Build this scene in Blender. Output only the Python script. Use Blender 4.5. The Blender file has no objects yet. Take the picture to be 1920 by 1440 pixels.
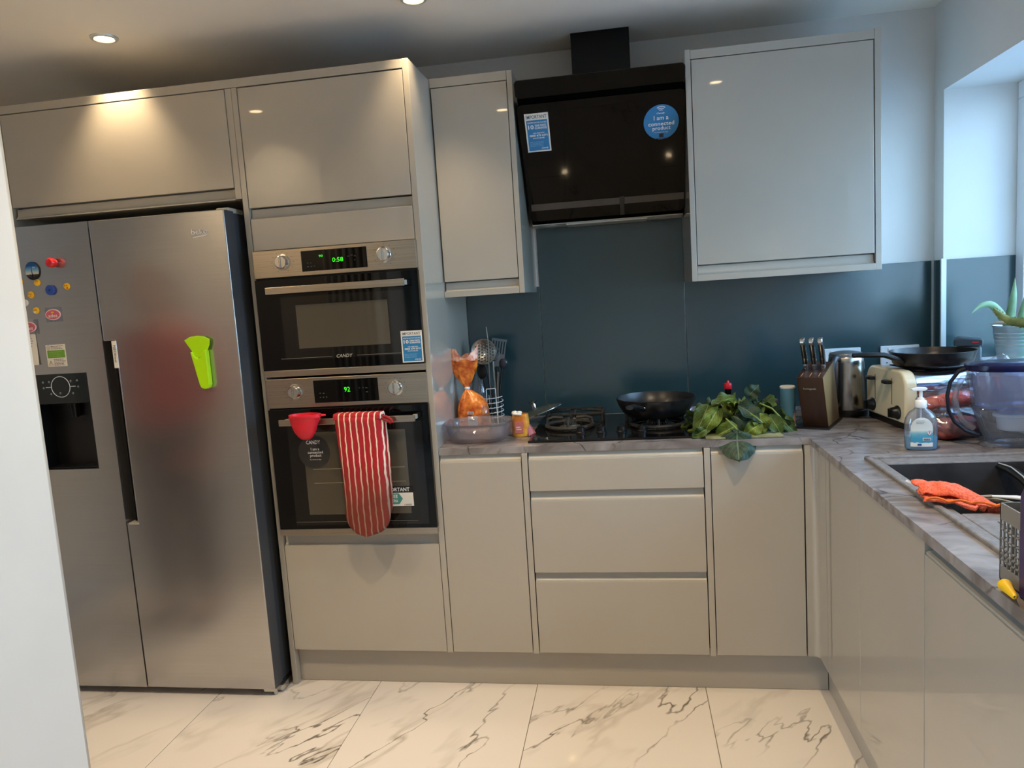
import bpy, bmesh, math, random
from mathutils import Vector, Matrix, noise
random.seed(7)
PI = math.pi
S = bpy.context.scene
COL = S.collection
# ------------------------------------------------------------------ camera
cam_d = bpy.data.cameras.new('camera'); cam = bpy.data.objects.new('camera', cam_d); COL.objects.link(cam)
yaw, pitch, roll = -.1598, -.1181, -.0644
c_, s_, cp_, sp_ = math.cos(yaw), math.sin(yaw), math.cos(pitch), math.sin(pitch)
F = Vector((s_*cp_, c_*cp_, sp_)); r0 = Vector((c_, -s_, 0)); u0 = r0.cross(F)
Rr = r0*math.cos(roll)+u0*math.sin(roll); Uu = -r0*math.sin(roll)+u0*math.cos(roll)
mw = Matrix((Rr, Uu, -F)).transposed().to_4x4(); mw.translation = (1.303, -3.145, 1.4176)
cam.matrix_world = mw
cam_d.sensor_width = 36; cam_d.lens = 1378.93/1920*36; cam_d.clip_start = .05
S.camera = cam
# ------------------------------------------------------------------ world, light, exposure
S.view_settings.view_transform = 'Standard'; S.view_settings.look = 'None'
S.view_settings.gamma = 1; S.view_settings.use_curve_mapping = False
S.view_settings.exposure = 0.22
W = bpy.data.worlds.new('sky'); S.world = W; W.use_nodes = True
wn = W.node_tree.nodes; wl = W.node_tree.links
bg = wn['Background']; tc = wn.new('ShaderNodeTexCoord'); sx = wn.new('ShaderNodeSeparateXYZ')
cr = wn.new('ShaderNodeValToRGB'); wl.new(tc.outputs['Generated'], sx.inputs[0]); wl.new(sx.outputs['Z'], cr.inputs[0])
cr.color_ramp.elements[0].color = (.52, .78, 1, 1); cr.color_ramp.elements[1].color = (.32, .60, 1, 1)
wl.new(cr.outputs[0], bg.inputs[0]); bg.inputs[1].default_value = 10.0
WARM = (1.0, .75, .45)
def portal(name, loc, rot, sx_, sy_):
    l = bpy.data.lights.new(name, 'AREA'); l.shape = 'RECTANGLE'; l.size = sx_; l.size_y = sy_; l.cycles.is_portal = True
    o = bpy.data.objects.new(name, l); COL.objects.link(o); o.location = loc; o.rotation_euler = rot
portal('kitchen_window_portal', (2.74, -.99, 1.56), (0, PI/2, 0), 1.02, 1.8)
portal('added_patio_portal', (-1.65, -4.05, 1.05), (0, -PI/2, 0), 2.1, 1.3)  # fill daylight through the added patio door
# ------------------------------------------------------------------ helpers
def lin(c):
    c = c/255.
    return c/12.92 if c <= .04045 else ((c+.055)/1.055)**2.4
def rgb(*c): return (lin(c[0]), lin(c[1]), lin(c[2]), 1)
def mat(name, col, rough=.5, metal=0, coat=0, spec=.5, trans=0, ior=1.45, em=0, alpha=1, aniso=0):
    m = bpy.data.materials.new(name); m.use_nodes = True
    p = m.node_tree.nodes['Principled BSDF']; I = p.inputs
    I['Base Color'].default_value = rgb(*col); I['Roughness'].default_value = rough; I['Metallic'].default_value = metal
    I['Coat Weight'].default_value = coat; I['Coat Roughness'].default_value = .03; I['Specular IOR Level'].default_value = spec
    I['Transmission Weight'].default_value = trans; I['IOR'].default_value = ior; I['Alpha'].default_value = alpha
    if aniso: I['Anisotropic'].default_value = aniso
    if em: I['Emission Color'].default_value = rgb(*col); I['Emission Strength'].default_value = em
    return m
def nodes(m): return m.node_tree.nodes, m.node_tree.links, m.node_tree.nodes['Principled BSDF']
def nd(N, t, **k):
    n = N.new(t)
    for a, v in k.items():
        if hasattr(n, a): setattr(n, a, v)
        else: n.inputs[a].default_value = v
    return n
def noise_mix(m, ca, cb, scale=8, detail=4, lo=.35, hi=.65, coord='Object', stretch=None, bump=0):
    N, L, p = nodes(m); t = nd(N, 'ShaderNodeTexCoord'); n = nd(N, 'ShaderNodeTexNoise'); n.inputs['Scale'].default_value = scale; n.inputs['Detail'].default_value = detail
    src = t.outputs[coord]
    if stretch:
        mp = nd(N, 'ShaderNodeMapping'); mp.inputs['Scale'].default_value = stretch; L.new(src, mp.inputs[0]); src = mp.outputs[0]
    L.new(src, n.inputs['Vector'])
    r = nd(N, 'ShaderNodeValToRGB'); r.color_ramp.elements[0].position = lo; r.color_ramp.elements[1].position = hi
    r.color_ramp.elements[0].color = rgb(*ca); r.color_ramp.elements[1].color = rgb(*cb)
    L.new(n.outputs[0], r.inputs[0]); L.new(r.outputs[0], p.inputs['Base Color'])
    if bump:
        b = nd(N, 'ShaderNodeBump'); b.inputs['Strength'].default_value = bump; b.inputs['Distance'].default_value = .002
        L.new(n.outputs[0], b.inputs['Height']); L.new(b.outputs[0], p.inputs['Normal'])
    return m
def glass(name, col, gloss=.08, opac=.15, rough=.03):
    """clear film or pane: mostly see-through, tinted, with a sharp reflection"""
    m = bpy.data.materials.new(name); m.use_nodes = True; N, L, p = nodes(m)
    out = N['Material Output']; tr = nd(N, 'ShaderNodeBsdfTransparent'); tr.inputs[0].default_value = rgb(*col)
    mx = nd(N, 'ShaderNodeMixShader'); p.inputs['Base Color'].default_value = rgb(*col); p.inputs['Roughness'].default_value = .4
    mx.inputs[0].default_value = opac; L.new(tr.outputs[0], mx.inputs[1]); L.new(p.outputs[0], mx.inputs[2])
    gl = nd(N, 'ShaderNodeBsdfGlossy'); gl.inputs['Roughness'].default_value = rough
    fr = nd(N, 'ShaderNodeLayerWeight'); fr.inputs[0].default_value = .25
    ad = nd(N, 'ShaderNodeMath', operation='MULTIPLY_ADD'); ad.inputs[1].default_value = .6; ad.inputs[2].default_value = gloss
    L.new(fr.outputs['Fresnel'], ad.inputs[0])
    m2 = nd(N, 'ShaderNodeMixShader'); L.new(ad.outputs[0], m2.inputs[0]); L.new(mx.outputs[0], m2.inputs[1]); L.new(gl.outputs[0], m2.inputs[2])
    L.new(m2.outputs[0], out.inputs[0]); return m
MW = {}
def _tag(o, label, cat, group, kind):
    if label: o['label'] = label
    if cat: o['category'] = cat
    if group: o['group'] = group
    if kind: o['kind'] = kind
def thing(name, label, cat, loc=(0, 0, 0), rz=0, group=None, local=False):
    o = bpy.data.objects.new(name, None); COL.objects.link(o); o.empty_display_size = .05
    M = Matrix.Translation(loc) @ Matrix.Rotation(rz, 4, 'Z'); o.matrix_world = M
    MW[o.name] = M.inverted() if not local else Matrix()
    _tag(o, label, cat, group, None); return o
def part(name, bm, m, parent=None, smooth=False, bevel=0, label=None, seg=2, cat=None, group=None, kind=None, solid=0, sub=0, sharp=40):
    """links the bmesh as one mesh object; geometry is in world space unless its thing was made local"""
    if parent is not None and parent.name in MW: bm.transform(MW[parent.name])
    org = None
    if parent is None:
        vs = bm.verts; n = max(1, len(vs)); org = Vector((sum(v.co.x for v in vs)/n, sum(v.co.y for v in vs)/n, min(v.co.z for v in vs)))
        bm.transform(Matrix.Translation(-org))
    me = bpy.data.meshes.new(name); bmesh.ops.recalc_face_normals(bm, faces=bm.faces[:]) if not kind == 'raw' else None
    bm.to_mesh(me); bm.free()
    if smooth:
        for p in me.polygons: p.use_smooth = True
        if not sub: me.set_sharp_from_angle(angle=math.radians(sharp))
    if m: me.materials.append(m)
    o = bpy.data.objects.new(name, me); COL.objects.link(o)
    if org is not None: o.location = org
    if parent is not None:
        o.parent = parent; MW[o.name] = MW.get(parent.name, Matrix())
    if solid: md = o.modifiers.new('solid', 'SOLIDIFY'); md.thickness = solid; md.offset = 0
    if sub: md = o.modifiers.new('sub', 'SUBSURF'); md.levels = sub; md.render_levels = sub
    if bevel: md = o.modifiers.new('bevel', 'BEVEL'); md.width = bevel; md.segments = seg; md.limit_method = 'ANGLE'
    _tag(o, label, cat, group, kind if kind != 'raw' else None); return o
def B(): return bmesh.new()
def box(bm, x0, x1, y0, y1, z0, z1):
    v = [bm.verts.new(p) for p in ((x0, y0, z0), (x1, y0, z0), (x1, y1, z0), (x0, y1, z0), (x0, y0, z1), (x1, y0, z1), (x1, y1, z1), (x0, y1, z1))]
    for f in ((0, 3, 2, 1), (4, 5, 6, 7), (0, 1, 5, 4), (1, 2, 6, 5), (2, 3, 7, 6), (3, 0, 4, 7)): bm.faces.new([v[i] for i in f])
    return bm
def bx(*a): return box(B(), *a)
def prism(bm, pts, axis, a, b):
    """pts: outline in the two other axes, extruded along axis from a to b"""
    def P(p, t): return {'x': (t, p[0], p[1]), 'y': (p[0], t, p[1]), 'z': (p[0], p[1], t)}[axis]
    A = [bm.verts.new(P(p, a)) for p in pts]; Z = [bm.verts.new(P(p, b)) for p in pts]
    bm.faces.new(A); bm.faces.new(list(reversed(Z)))
    n = len(pts)
    for i in range(n): bm.faces.new((A[i], A[(i+1) % n], Z[(i+1) % n], Z[i]))
    return bm
def lathe(bm, prof, c=(0, 0, 0), n=32, sx=1, sy=1, M=None):
    rings = []
    for r, z in prof:
        if r < 1e-6: rings.append([bm.verts.new((0, 0, z))])
        else: rings.append([bm.verts.new((r*sx*math.cos(2*PI*i/n), r*sy*math.sin(2*PI*i/n), z)) for i in range(n)])
    for a, b in zip(rings, rings[1:]):
        for i in range(n):
            j = (i+1) % n
            if len(a) == 1 and len(b) == 1: continue
            if len(a) == 1: bm.faces.new((a[0], b[i], b[j]))
            elif len(b) == 1: bm.faces.new((a[i], a[j], b[0]))
            else: bm.faces.new((a[i], a[j], b[j], b[i]))
    T = Matrix.Translation(c) @ (M if M else Matrix())
    vs = [v for r in rings for v in r]
    for v in vs: v.co = T @ v.co
    return bm
def tube(bm, pts, r, n=8, closed=False, flat=1):
    P = [Vector(p) for p in pts]; m = len(P); R = r if isinstance(r, (list, tuple)) else [r]*m; rings = []; ref = None
    for i in range(m):
        a = P[(i-1) % m] if (closed or i > 0) else P[i]; b = P[(i+1) % m] if (closed or i < m-1) else P[i]
        t = (b-a).normalized()
        if ref is None:
            ref = Vector((0, 0, 1)) if abs(t.z) < .9 else Vector((1, 0, 0))
        u = (ref - t*ref.dot(t)).normalized(); v = t.cross(u); ref = u
        rings.append([bm.verts.new(P[i]+(u*math.cos(2*PI*k/n)*flat+v*math.sin(2*PI*k/n))*R[i]) for k in range(n)])
    for i in range(m if closed else m-1):
        a, b = rings[i], rings[(i+1) % m]
        for k in range(n): bm.faces.new((a[k], a[(k+1) % n], b[(k+1) % n], b[k]))
    if not closed: bm.faces.new(list(reversed(rings[0]))); bm.faces.new(rings[-1])
    return bm
def ball(bm, c, rx, ry=None, rz=None, u=16, v=10, M=None):
    T = Matrix.Translation(c) @ (M if M else Matrix()) @ Matrix.Diagonal((rx, ry or rx, rz or rx, 1))
    bmesh.ops.create_uvsphere(bm, u_segments=u, v_segments=v, radius=1, matrix=T); return bm
def disc(bm, c, r, n=28, th=.001, M=None, sz=1):
    """thin disc facing -y"""
    T = Matrix.Translation(c) @ (M if M else Matrix())
    A = [bm.verts.new(T @ Vector((r*math.cos(2*PI*i/n), 0, sz*r*math.sin(2*PI*i/n)))) for i in range(n)]
    Z = [bm.verts.new(T @ Vector((r*math.cos(2*PI*i/n), -th, sz*r*math.sin(2*PI*i/n)))) for i in range(n)]
    bm.faces.new(A); bm.faces.new(Z)
    for i in range(n): bm.faces.new((A[i], A[(i+1) % n], Z[(i+1) % n], Z[i]))
    return bm
_dg = None
def text(bm, s, x0, x1, z0, z1, y=0, M=None, shear=0, bold=0):
    """lettering fitted in the box x0..x1, z0..z1 on a plane facing -y, then moved by M"""
    cu = bpy.data.curves.new('t', 'FONT'); cu.body = s; cu.resolution_u = 2; cu.shear = shear; cu.offset = bold
    o = bpy.data.objects.new('t', cu); COL.objects.link(o)
    me = bpy.data.meshes.new_from_object(o.evaluated_get(bpy.context.evaluated_depsgraph_get()))
    bpy.data.objects.remove(o); bpy.data.curves.remove(cu)
    if len(me.vertices) == 0: return bm
    xs = [v.co.x for v in me.vertices]; ys = [v.co.y for v in me.vertices]
    ax, bx_, ay, by = min(xs), max(xs), min(ys), max(ys)
    T = M if M else Matrix()
    V = [bm.verts.new(T @ Vector((x0+(v.co.x-ax)/(bx_-ax+1e-9)*(x1-x0), y, z0+(v.co.y-ay)/(by-ay+1e-9)*(z1-z0)))) for v in me.vertices]
    for p in me.polygons:
        try: bm.faces.new([V[i] for i in p.vertices])
        except ValueError: pass
    bpy.data.meshes.remove(me); return bm
def lines(bm, x0, x1, z0, z1, n, y, M=None, seed=1, fill=.45):
    """rows of small print too small to read: thin broken bars"""
    rnd = random.Random(seed); T = M if M else Matrix(); h = (z1-z0)/n
    for k in range(n):
        z = z1-h*(k+.5); x = x0; end = x0+(x1-x0)*rnd.uniform(.75, 1)
        while x < end:
            w = min((x1-x0)*rnd.uniform(.06, .2), end-x)
            vs = [bm.verts.new(T @ Vector(p)) for p in ((x, y, z-h*fill/2), (x+w, y, z-h*fill/2), (x+w, y, z+h*fill/2), (x, y, z+h*fill/2))]
            bm.faces.new(vs); x += w+(x1-x0)*.03
    return bm
# ------------------------------------------------------------------ materials
m_wall = mat('wall_paint', (225, 222, 216), .85); noise_mix(m_wall, (218, 216, 212), (223, 221, 217), 3)
m_ceil = mat('ceiling_paint', (228, 222, 212), .9); noise_mix(m_ceil, (240, 234, 222), (244, 239, 229), 2)
m_cab = mat('gloss_cashmere', (174, 165, 152), .35, coat=1); noise_mix(m_cab, (167, 161, 150), (171, 165, 154), 1.5, coord='Object')
m_cabm = mat('satin_cashmere', (184, 177, 167), .4, coat=.15); noise_mix(m_cabm, (165, 159, 148), (169, 163, 152), 2)
m_rail = mat('handle_channel', (172, 169, 161), .4, metal=.1)
m_dark = mat('dark_gap', (22, 20, 19), .8)
m_steel = mat('brushed_steel', (178, 168, 154), .28, metal=1, aniso=.4); noise_mix(m_steel, (170, 160, 146), (184, 174, 160), 60, stretch=(.05, 1, 6))
m_inox = mat('fridge_inox', (172, 171, 168), .24, metal=.92, aniso=.2); noise_mix(m_inox, (186, 184, 183), (190, 188, 187), 40, stretch=(.08, 1, 5))
m_chrome = mat('chrome', (196, 194, 190), .15, metal=1)
m_blackglass = mat('black_glass', (6, 6, 6), .015, spec=.12)
m_black = mat('black_plastic', (16, 16, 18), .35)
m_blackm = mat('black_metal', (14, 14, 15), .32, spec=.5)
m_fridge_side = mat('fridge_side_grey', (62, 65, 70), .35)
m_teal = mat('teal_glass', (42, 68, 73), .2, spec=1.0); noise_mix(m_teal, (41, 67, 72), (43, 70, 75), 2)
m_white = mat('white_plastic', (232, 234, 236), .35)
m_paper = mat('white_paper', (222, 220, 214), .8)
m_blue = mat('sticker_blue', (38, 122, 178), .45)
m_iron = mat('cast_iron', (26, 25, 25), .5); noise_mix(m_iron, (34, 33, 32), (62, 59, 56), 90, bump=.3)
m_green_em = mat('green_led', (60, 255, 40), em=.8)
m_trim = mat('pale_trim', (205, 210, 210), .3, metal=.3)
m_red = mat('red_silicone', (214, 30, 48), .42)
m_purple = mat('purple_plastic', (62, 48, 84), .4)
m_grey = mat('grey_plastic', (128, 122, 114), .5)
m_green = mat('lime_plastic', (168, 224, 12), .3)
m_inkd = mat('dark_ink', (40, 44, 60), .7)
m_yellow = mat('yellow_print', (240, 186, 40), .35)
m_lamp = mat('lamp_glow', (255, 222, 170), em=22)
m_pane = glass('window_pane', (248, 252, 255), .03, .0)
m_clear = glass('clear_plastic', (226, 230, 238), .10, .14)
m_film = glass('clear_film', (240, 242, 248), .10, .03, .08)
m_jug = glass('jug_plastic', (228, 232, 240), .05, .10)
m_jugb = glass('jug_funnel_blue', (196, 204, 236), .04, .30)
# marble floor
m_tile = mat('marble_tile', (232, 224, 212), .07, coat=.4)
def marble():
    N, L, p = nodes(m_tile); t = nd(N, 'ShaderNodeTexCoord'); oi = nd(N, 'ShaderNodeObjectInfo')
    ml = nd(N, 'ShaderNodeMath', operation='MULTIPLY'); ml.inputs[1].default_value = 37; L.new(oi.outputs['Random'], ml.inputs[0])
    ad = nd(N, 'ShaderNodeVectorMath', operation='ADD'); L.new(t.outputs['Object'], ad.inputs[0]); L.new(ml.outputs[0], ad.inputs[1])
    mr = nd(N, 'ShaderNodeMapping'); mr.inputs['Rotation'].default_value = (0, 0, math.radians(-52)); L.new(ad.outputs[0], mr.inputs[0])
    mp = nd(N, 'ShaderNodeMapping'); mp.inputs['Scale'].default_value = (.75, 2.4, 1); L.new(mr.outputs[0], mp.inputs[0])
    def vein(scale, w, det, mlo, mhi, dist=.8):
        n = nd(N, 'ShaderNodeTexNoise'); n.inputs['Scale'].default_value = scale; n.inputs['Detail'].default_value = det; n.inputs['Distortion'].default_value = dist; n.inputs['Roughness'].default_value = .55
        L.new(mp.outputs[0], n.inputs['Vector'])
        s = nd(N, 'ShaderNodeMath', operation='SUBTRACT'); s.inputs[1].default_value = .5; L.new(n.outputs[0], s.inputs[0])
        a = nd(N, 'ShaderNodeMath', operation='ABSOLUTE'); L.new(s.outputs[0], a.inputs[0])
        r = nd(N, 'ShaderNodeMapRange'); r.inputs[1].default_value = 0; r.inputs[2].default_value = w; r.inputs[3].default_value = 1; r.inputs[4].default_value = 0; L.new(a.outputs[0], r.inputs[0])
        k = nd(N, 'ShaderNodeTexNoise'); k.inputs['Scale'].default_value = scale*1.7; L.new(ad.outputs[0], k.inputs['Vector'])
        q = nd(N, 'ShaderNodeMapRange'); q.inputs[1].default_value = mlo; q.inputs[2].default_value = mhi; L.new(k.outputs[0], q.inputs[0])
        m2 = nd(N, 'ShaderNodeMath', operation='MULTIPLY'); L.new(r.outputs[0], m2.inputs[0]); L.new(q.outputs[0], m2.inputs[1]); return m2.outputs[0]
    a = vein(1.3, .008, 5, .40, .60, .15); b = vein(1.6, .035, 4, .42, .8, .2); 
    mx = nd(N, 'ShaderNodeMix', data_type='RGBA'); mx.inputs[6].default_value = rgb(220, 214, 208); mx.inputs[7].default_value = rgb(172, 164, 154); L.new(b, mx.inputs[0])
    m2 = nd(N, 'ShaderNodeMix', data_type='RGBA'); m2.inputs[7].default_value = rgb(96, 88, 80); L.new(a, m2.inputs[0]); L.new(mx.outputs[2], m2.inputs[6])
    L.new(m2.outputs[2], p.inputs['Base Color'])
marble()
m_grout = mat('grout', (120, 112, 102), .8)
# worktop
m_wt = mat('marble_worktop', (150, 143, 138), .24)
def worktop_mat():
    N, L, p = nodes(m_wt); t = nd(N, 'ShaderNodeTexCoord')
    n0 = nd(N, 'ShaderNodeTexNoise'); n0.inputs['Scale'].default_value = 6; n0.inputs['Detail'].default_value = 6; L.new(t.outputs['Object'], n0.inputs['Vector'])
    mixv = nd(N, 'ShaderNodeMix', data_type='VECTOR'); mixv.inputs[0].default_value = .12; L.new(t.outputs['Object'], mixv.inputs[4]); L.new(n0.outputs['Color'], mixv.inputs[5])
    vo = nd(N, 'ShaderNodeTexVoronoi', feature='DISTANCE_TO_EDGE'); vo.inputs['Scale'].default_value = 5.5; L.new(mixv.outputs[1], vo.inputs['Vector'])
    r = nd(N, 'ShaderNodeMapRange'); r.inputs[2].default_value = .022; r.inputs[3].default_value = 1; r.inputs[4].default_value = 0; L.new(vo.outputs['Distance'], r.inputs[0])
    k = nd(N, 'ShaderNodeTexNoise'); k.inputs['Scale'].default_value = 5; k.inputs['Detail'].default_value = 3; L.new(t.outputs['Object'], k.inputs['Vector'])
    q = nd(N, 'ShaderNodeMapRange'); q.inputs[1].default_value = .42; q.inputs[2].default_value = .58; L.new(k.outputs[0], q.inputs[0])
    ml = nd(N, 'ShaderNodeMath', operation='MULTIPLY'); L.new(r.outputs[0], ml.inputs[0]); L.new(q.outputs[0], ml.inputs[1])
    n1 = nd(N, 'ShaderNodeTexNoise'); n1.inputs['Scale'].default_value = 9; n1.inputs['Detail'].default_value = 8; n1.inputs['Distortion'].default_value = 1.2
    mp = nd(N, 'ShaderNodeMapping'); mp.inputs['Scale'].default_value = (.8, 1.6, 1); mp.inputs['Rotation'].default_value = (0, 0, .5); L.new(t.outputs['Object'], mp.inputs[0]); L.new(mp.outputs[0], n1.inputs['Vector'])
    cr = nd(N, 'ShaderNodeValToRGB'); cr.color_ramp.elements[0].position = .35; cr.color_ramp.elements[1].position = .7
    cr.color_ramp.elements[0].color = rgb(104, 97, 95); cr.color_ramp.elements[1].color = rgb(150, 146, 147); L.new(n1.outputs[0], cr.inputs[0])
    m2 = nd(N, 'ShaderNodeMix', data_type='RGBA'); m2.inputs[7].default_value = rgb(46, 41, 43); L.new(ml.outputs[0], m2.inputs[0]); L.new(cr.outputs[0], m2.inputs[6])
    L.new(m2.outputs[2], p.inputs['Base Color'])
worktop_mat()
# ------------------------------------------------------------------ the setting
fl = part('floor', bx(-1.6, 2.8, -5.2, .1, -.06, -.004), m_grout, kind='structure')
MW[fl.name] = Matrix.Translation(-fl.location)
def grid_tiles():
    src = None
    xs = [-1.48+.6*i for i in range(7)]; ys = [-4.79+1.2*i for i in range(-1, 5)]
    for i, x in enumerate(xs):
        off = (.6 if i % 2 else 0)
        for y in [yy-off for yy in ys]:
            y0, y1 = max(y, -5.1), min(y+1.2, .0); x1 = min(x+.6, 2.56)
            if y1-y0 < .1: continue
            b = bx(-(x1-x)/2+.0012, (x1-x)/2-.0012, -(y1-y0)/2+.0012, (y1-y0)/2-.0012, -.004, 0)
            o = part('tile', b, m_tile, None); o.location = (0, 0, 0)
            me = o.data
            o.parent = fl; o.location = Vector(((x+x1)/2, (y0+y1)/2, -.004))-fl.location
grid_tiles()
part('ceiling', bx(-1.6, 2.85, -5.2, .1, 2.4, 2.5), m_ceil, kind='structure')
part('wall_back', bx(-1.6, 2.85, 0, .1, 0, 2.4), m_wall, kind='structure')
b = B(); box(b, -1.7, -1.6, -3.4, .1, 0, 2.4); box(b, -1.7, -1.6, -5.2, -4.7, 0, 2.4); box(b, -1.7, -1.6, -4.7, -3.4, 2.077, 2.4)
part('wall_left', b, m_wall, kind='structure')
b = B(); box(b, 2.504, 2.80, -5.2, 0, 0, 1.05); box(b, 2.504, 2.80, -5.2, 0, 2.077, 2.4); box(b, 2.504, 2.80, -.085, 0, 1.05, 2.077); box(b, 2.504, 2.80, -5.2, -1.9, 1.05, 2.077)
part('wall_right', b, m_wall, kind='structure')
part('wall_front', bx(-1.6, 2.504, -5.2, -5.1, 0, 2.4), m_wall, kind='structure')
part('wall_partition', bx(-1.6, .112, -2.08, -1.83, 0, 2.4), m_wall, kind='structure')
# kitchen window in the right wall
b = B()
box(b, 2.755, 2.80, -1.9, -.085, 1.05, 1.11); box(b, 2.755, 2.80, -1.9, -.085, 2.017, 2.077)
for y in (-.085, -.99, -1.84): box(b, 2.755, 2.80, y-.06, y, 1.11, 2.017)
w1 = part('window_1', b, m_white, kind='structure', bevel=.004); MW[w1.name] = Matrix.Translation(-w1.location)
part('pane', bx(2.775, 2.779, -.93, -.145, 1.11, 2.017), m_pane, w1); part('pane', bx(2.775, 2.779, -1.84, -1.05, 1.11, 2.017), m_pane, w1)
part('window_sill', bx(2.49, 2.756, -1.9, -.085, 1.05, 1.072), m_white, w1, bevel=.004)
# unseen patio door added for fill daylight, in the left wall behind the camera
b = B(); box(b, -1.68, -1.63, -4.7, -3.4, 2.02, 2.077); box(b, -1.68, -1.63, -4.7, -3.4, 0, .06)
for y in (-4.7, -4.08, -3.46): box(b, -1.68, -1.63, y, y+.06, .06, 2.02)
d1 = part('added_patio_door', b, m_white, kind='structure', bevel=.004); MW[d1.name] = Matrix.Translation(-d1.location)
part('pane', bx(-1.657, -1.653, -4.64, -4.08, .06, 2.02), m_pane, d1); part('pane', bx(-1.657, -1.653, -4.02, -3.46, .06, 2.02), m_pane, d1)
# pleated curtain on the far wall behind the camera, seen in the oven glass
t = thing('pleated_curtain', 'long grey pleated curtain on the wall behind the camera', 'curtain', (-.3, -5.04, .05))
b = B(); n = 160; top = []; bot = []
for k in range(n+1):
    x = -1.5+2.2*k/n; y = -5.04+.035*math.sin(k*.75); top.append(b.verts.new((x, y, 2.2))); bot.append(b.verts.new((x, y, .06)))
for k in range(n): b.faces.new((top[k], top[k+1], bot[k+1], bot[k]))
part('fabric', b, mat('curtain_fabric', (205, 200, 190), .9), t, smooth=True, sharp=180, solid=.003)
part('rail', tube(B(), [(-1.55, -5.04, 2.21), (.75, -5.04, 2.21)], .012, 10), m_white, t, smooth=True)
t = thing('doorway_curtain', 'narrow grey pleated curtain on the kitchen side of the white partition', 'curtain', (-.03, -1.79, .05))
b = B(); n = 60; top = []; bot = []
for k in range(n+1):
    x = -.20+.28*k/n; y = -1.79+.022*math.sin(k*.82); top.append(b.verts.new((x, y, 2.25))); bot.append(b.verts.new((x, y, .06)))
for k in range(n): b.faces.new((top[k], top[k+1], bot[k+1], bot[k]))
part('fabric', b, bpy.data.materials['curtain_fabric'], t, smooth=True, sharp=180, solid=.003)
part('rail', tube(B(), [(-.24, -1.79, 2.26), (.10, -1.79, 2.26)], .010, 10), m_white, t, smooth=True)
m_out = mat('paving', (150, 150, 140), .9)
part('ground', bx(-12, 16, -16, 12, -.3, -.08), noise_mix(m_out, (150, 156, 160), (168, 172, 174), 2), kind='structure')
# ------------------------------------------------------------------ splashback panels
def splash():
    t = thing('glass_splashback', 'dark teal glass splashback panels behind the hob and worktop', 'splashback', (1.6, 0, .896))
    for x0, x1, z1 in ((.621, .940, 1.452), (.942, 1.5435, 1.694), (1.5455, 2.502, 1.452)):
        part('panel', bx(x0, x1, -.006, -.0005, .897, z1), m_teal, t, bevel=.0008)
    t = thing('corner_splashback', 'narrow dark teal splashback strip on the short wall left of the window', 'splashback', (2.5, -.05, .896))
    part('panel', bx(2.498, 2.5035, -.080, -.007, .897, 1.452), m_teal, t)
    part('trim_strip', bx(2.492, 2.498, -.012, -.006, .897, 1.454), m_trim, t, label='thin pale corner trim')
    part('trim_strip', bx(2.494, 2.512, -.0935, -.082, .897, 1.456), m_trim, t, label='wider pale edge trim')
    t = thing('reveal_splashback', 'teal splashback panel lining the window recess behind the potted aloe', 'splashback', (2.64, -.088, 1.07))
    part('panel', bx(2.513, 2.754, -.091, -.0855, 1.073, 1.452), m_teal, t)
splash()
# ------------------------------------------------------------------ cabinets
YF = -.654; Z0 = .139
def channel(t, x0, x1, z0, z1, y=YF):
    """recessed finger channel with a curved lower lip"""
    b = B(); pts = [(y+.004, z0-.004), (y+.010, z0-.002), (y+.015, z0+.006), (y+.0165, z1), (y+.034, z1), (y+.034, z0-.008), (y+.004, z0-.008)]
    prism(b, pts, 'x', x0, x1); return part('handle_channel', b, m_rail, t, smooth=True)
def doorp(t, name, x0, x1, z0, z1, y=YF, m=None): return part(name, bx(x0+.0015, x1-.0015, y, y+.02, z0, z1), m or m_cab, t, bevel=.0014)
def fridge_cab():
    t = thing('fridge_top_cabinet', 'wide grey beige gloss cabinet above the steel fridge', 'cabinet', (-.49, -.33, 1.82))
    part('carcass', bx(-.93, -.048, YF+.036, -.01, 1.824, 2.2), m_cabm, t)
    part('side_panel', bx(-.046, -.0225, YF+.001, -.01, 1.822, 2.199), m_cab, t, bevel=.001)
    doorp(t, 'door', -.941, -.047, 1.862, 2.197); channel(t, -.935, -.049, 1.828, 1.858)
    return t
fridge_cab()
tt = thing('tall_end_panel', 'tall thin end panel left of the fridge at the white wall edge', 'panel', (-.95, -.33, 0))
part('board', bx(-.9615, -.9435, YF, -.01, .001, 2.199), m_cab, tt, bevel=.001)
def tall():
    t = thing('tall_oven_cabinet', 'tall grey beige gloss housing cabinet holding both ovens', 'cabinet', (.3, -.33, 0))
    part('side_panel', bx(-.021, -.001, YF, -.01, 0, 2.199), m_cab, t, bevel=.001)
    part('side_panel', bx(.5985, .6195, YF, -.01, Z0-.004, 2.230), m_cab, t, bevel=.001)
    part('carcass', bx(.0, .597, -.05, -.01, .139, 2.19), m_dark, t)
    part('shelf', bx(.0, .597, YF+.04, -.05, 1.77, 1.786), m_cabm, t)
    doorp(t, 'upper_door', 0, .598, 1.786, 2.196); channel(t, .002, .596, 1.752, 1.782)
    doorp(t, 'filler_panel', 0, .598, 1.636, 1.748)
    doorp(t, 'lower_door', 0, .598, Z0, .5475); channel(t, .002, .596, .553, .594)
    part('shelf', bx(.0, .597, YF+.04, -.05, .555, .59), m_cabm, t)
tall()
t = thing('cornice_board', 'long grey beige cornice board along the top of the left tall cabinets', 'cornice', (-.2, -.64, 2.2))
part('board', bx(-.9615, .598, YF-.001, YF+.02, 2.200, 2.229), m_cab, t, bevel=.001)
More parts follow.
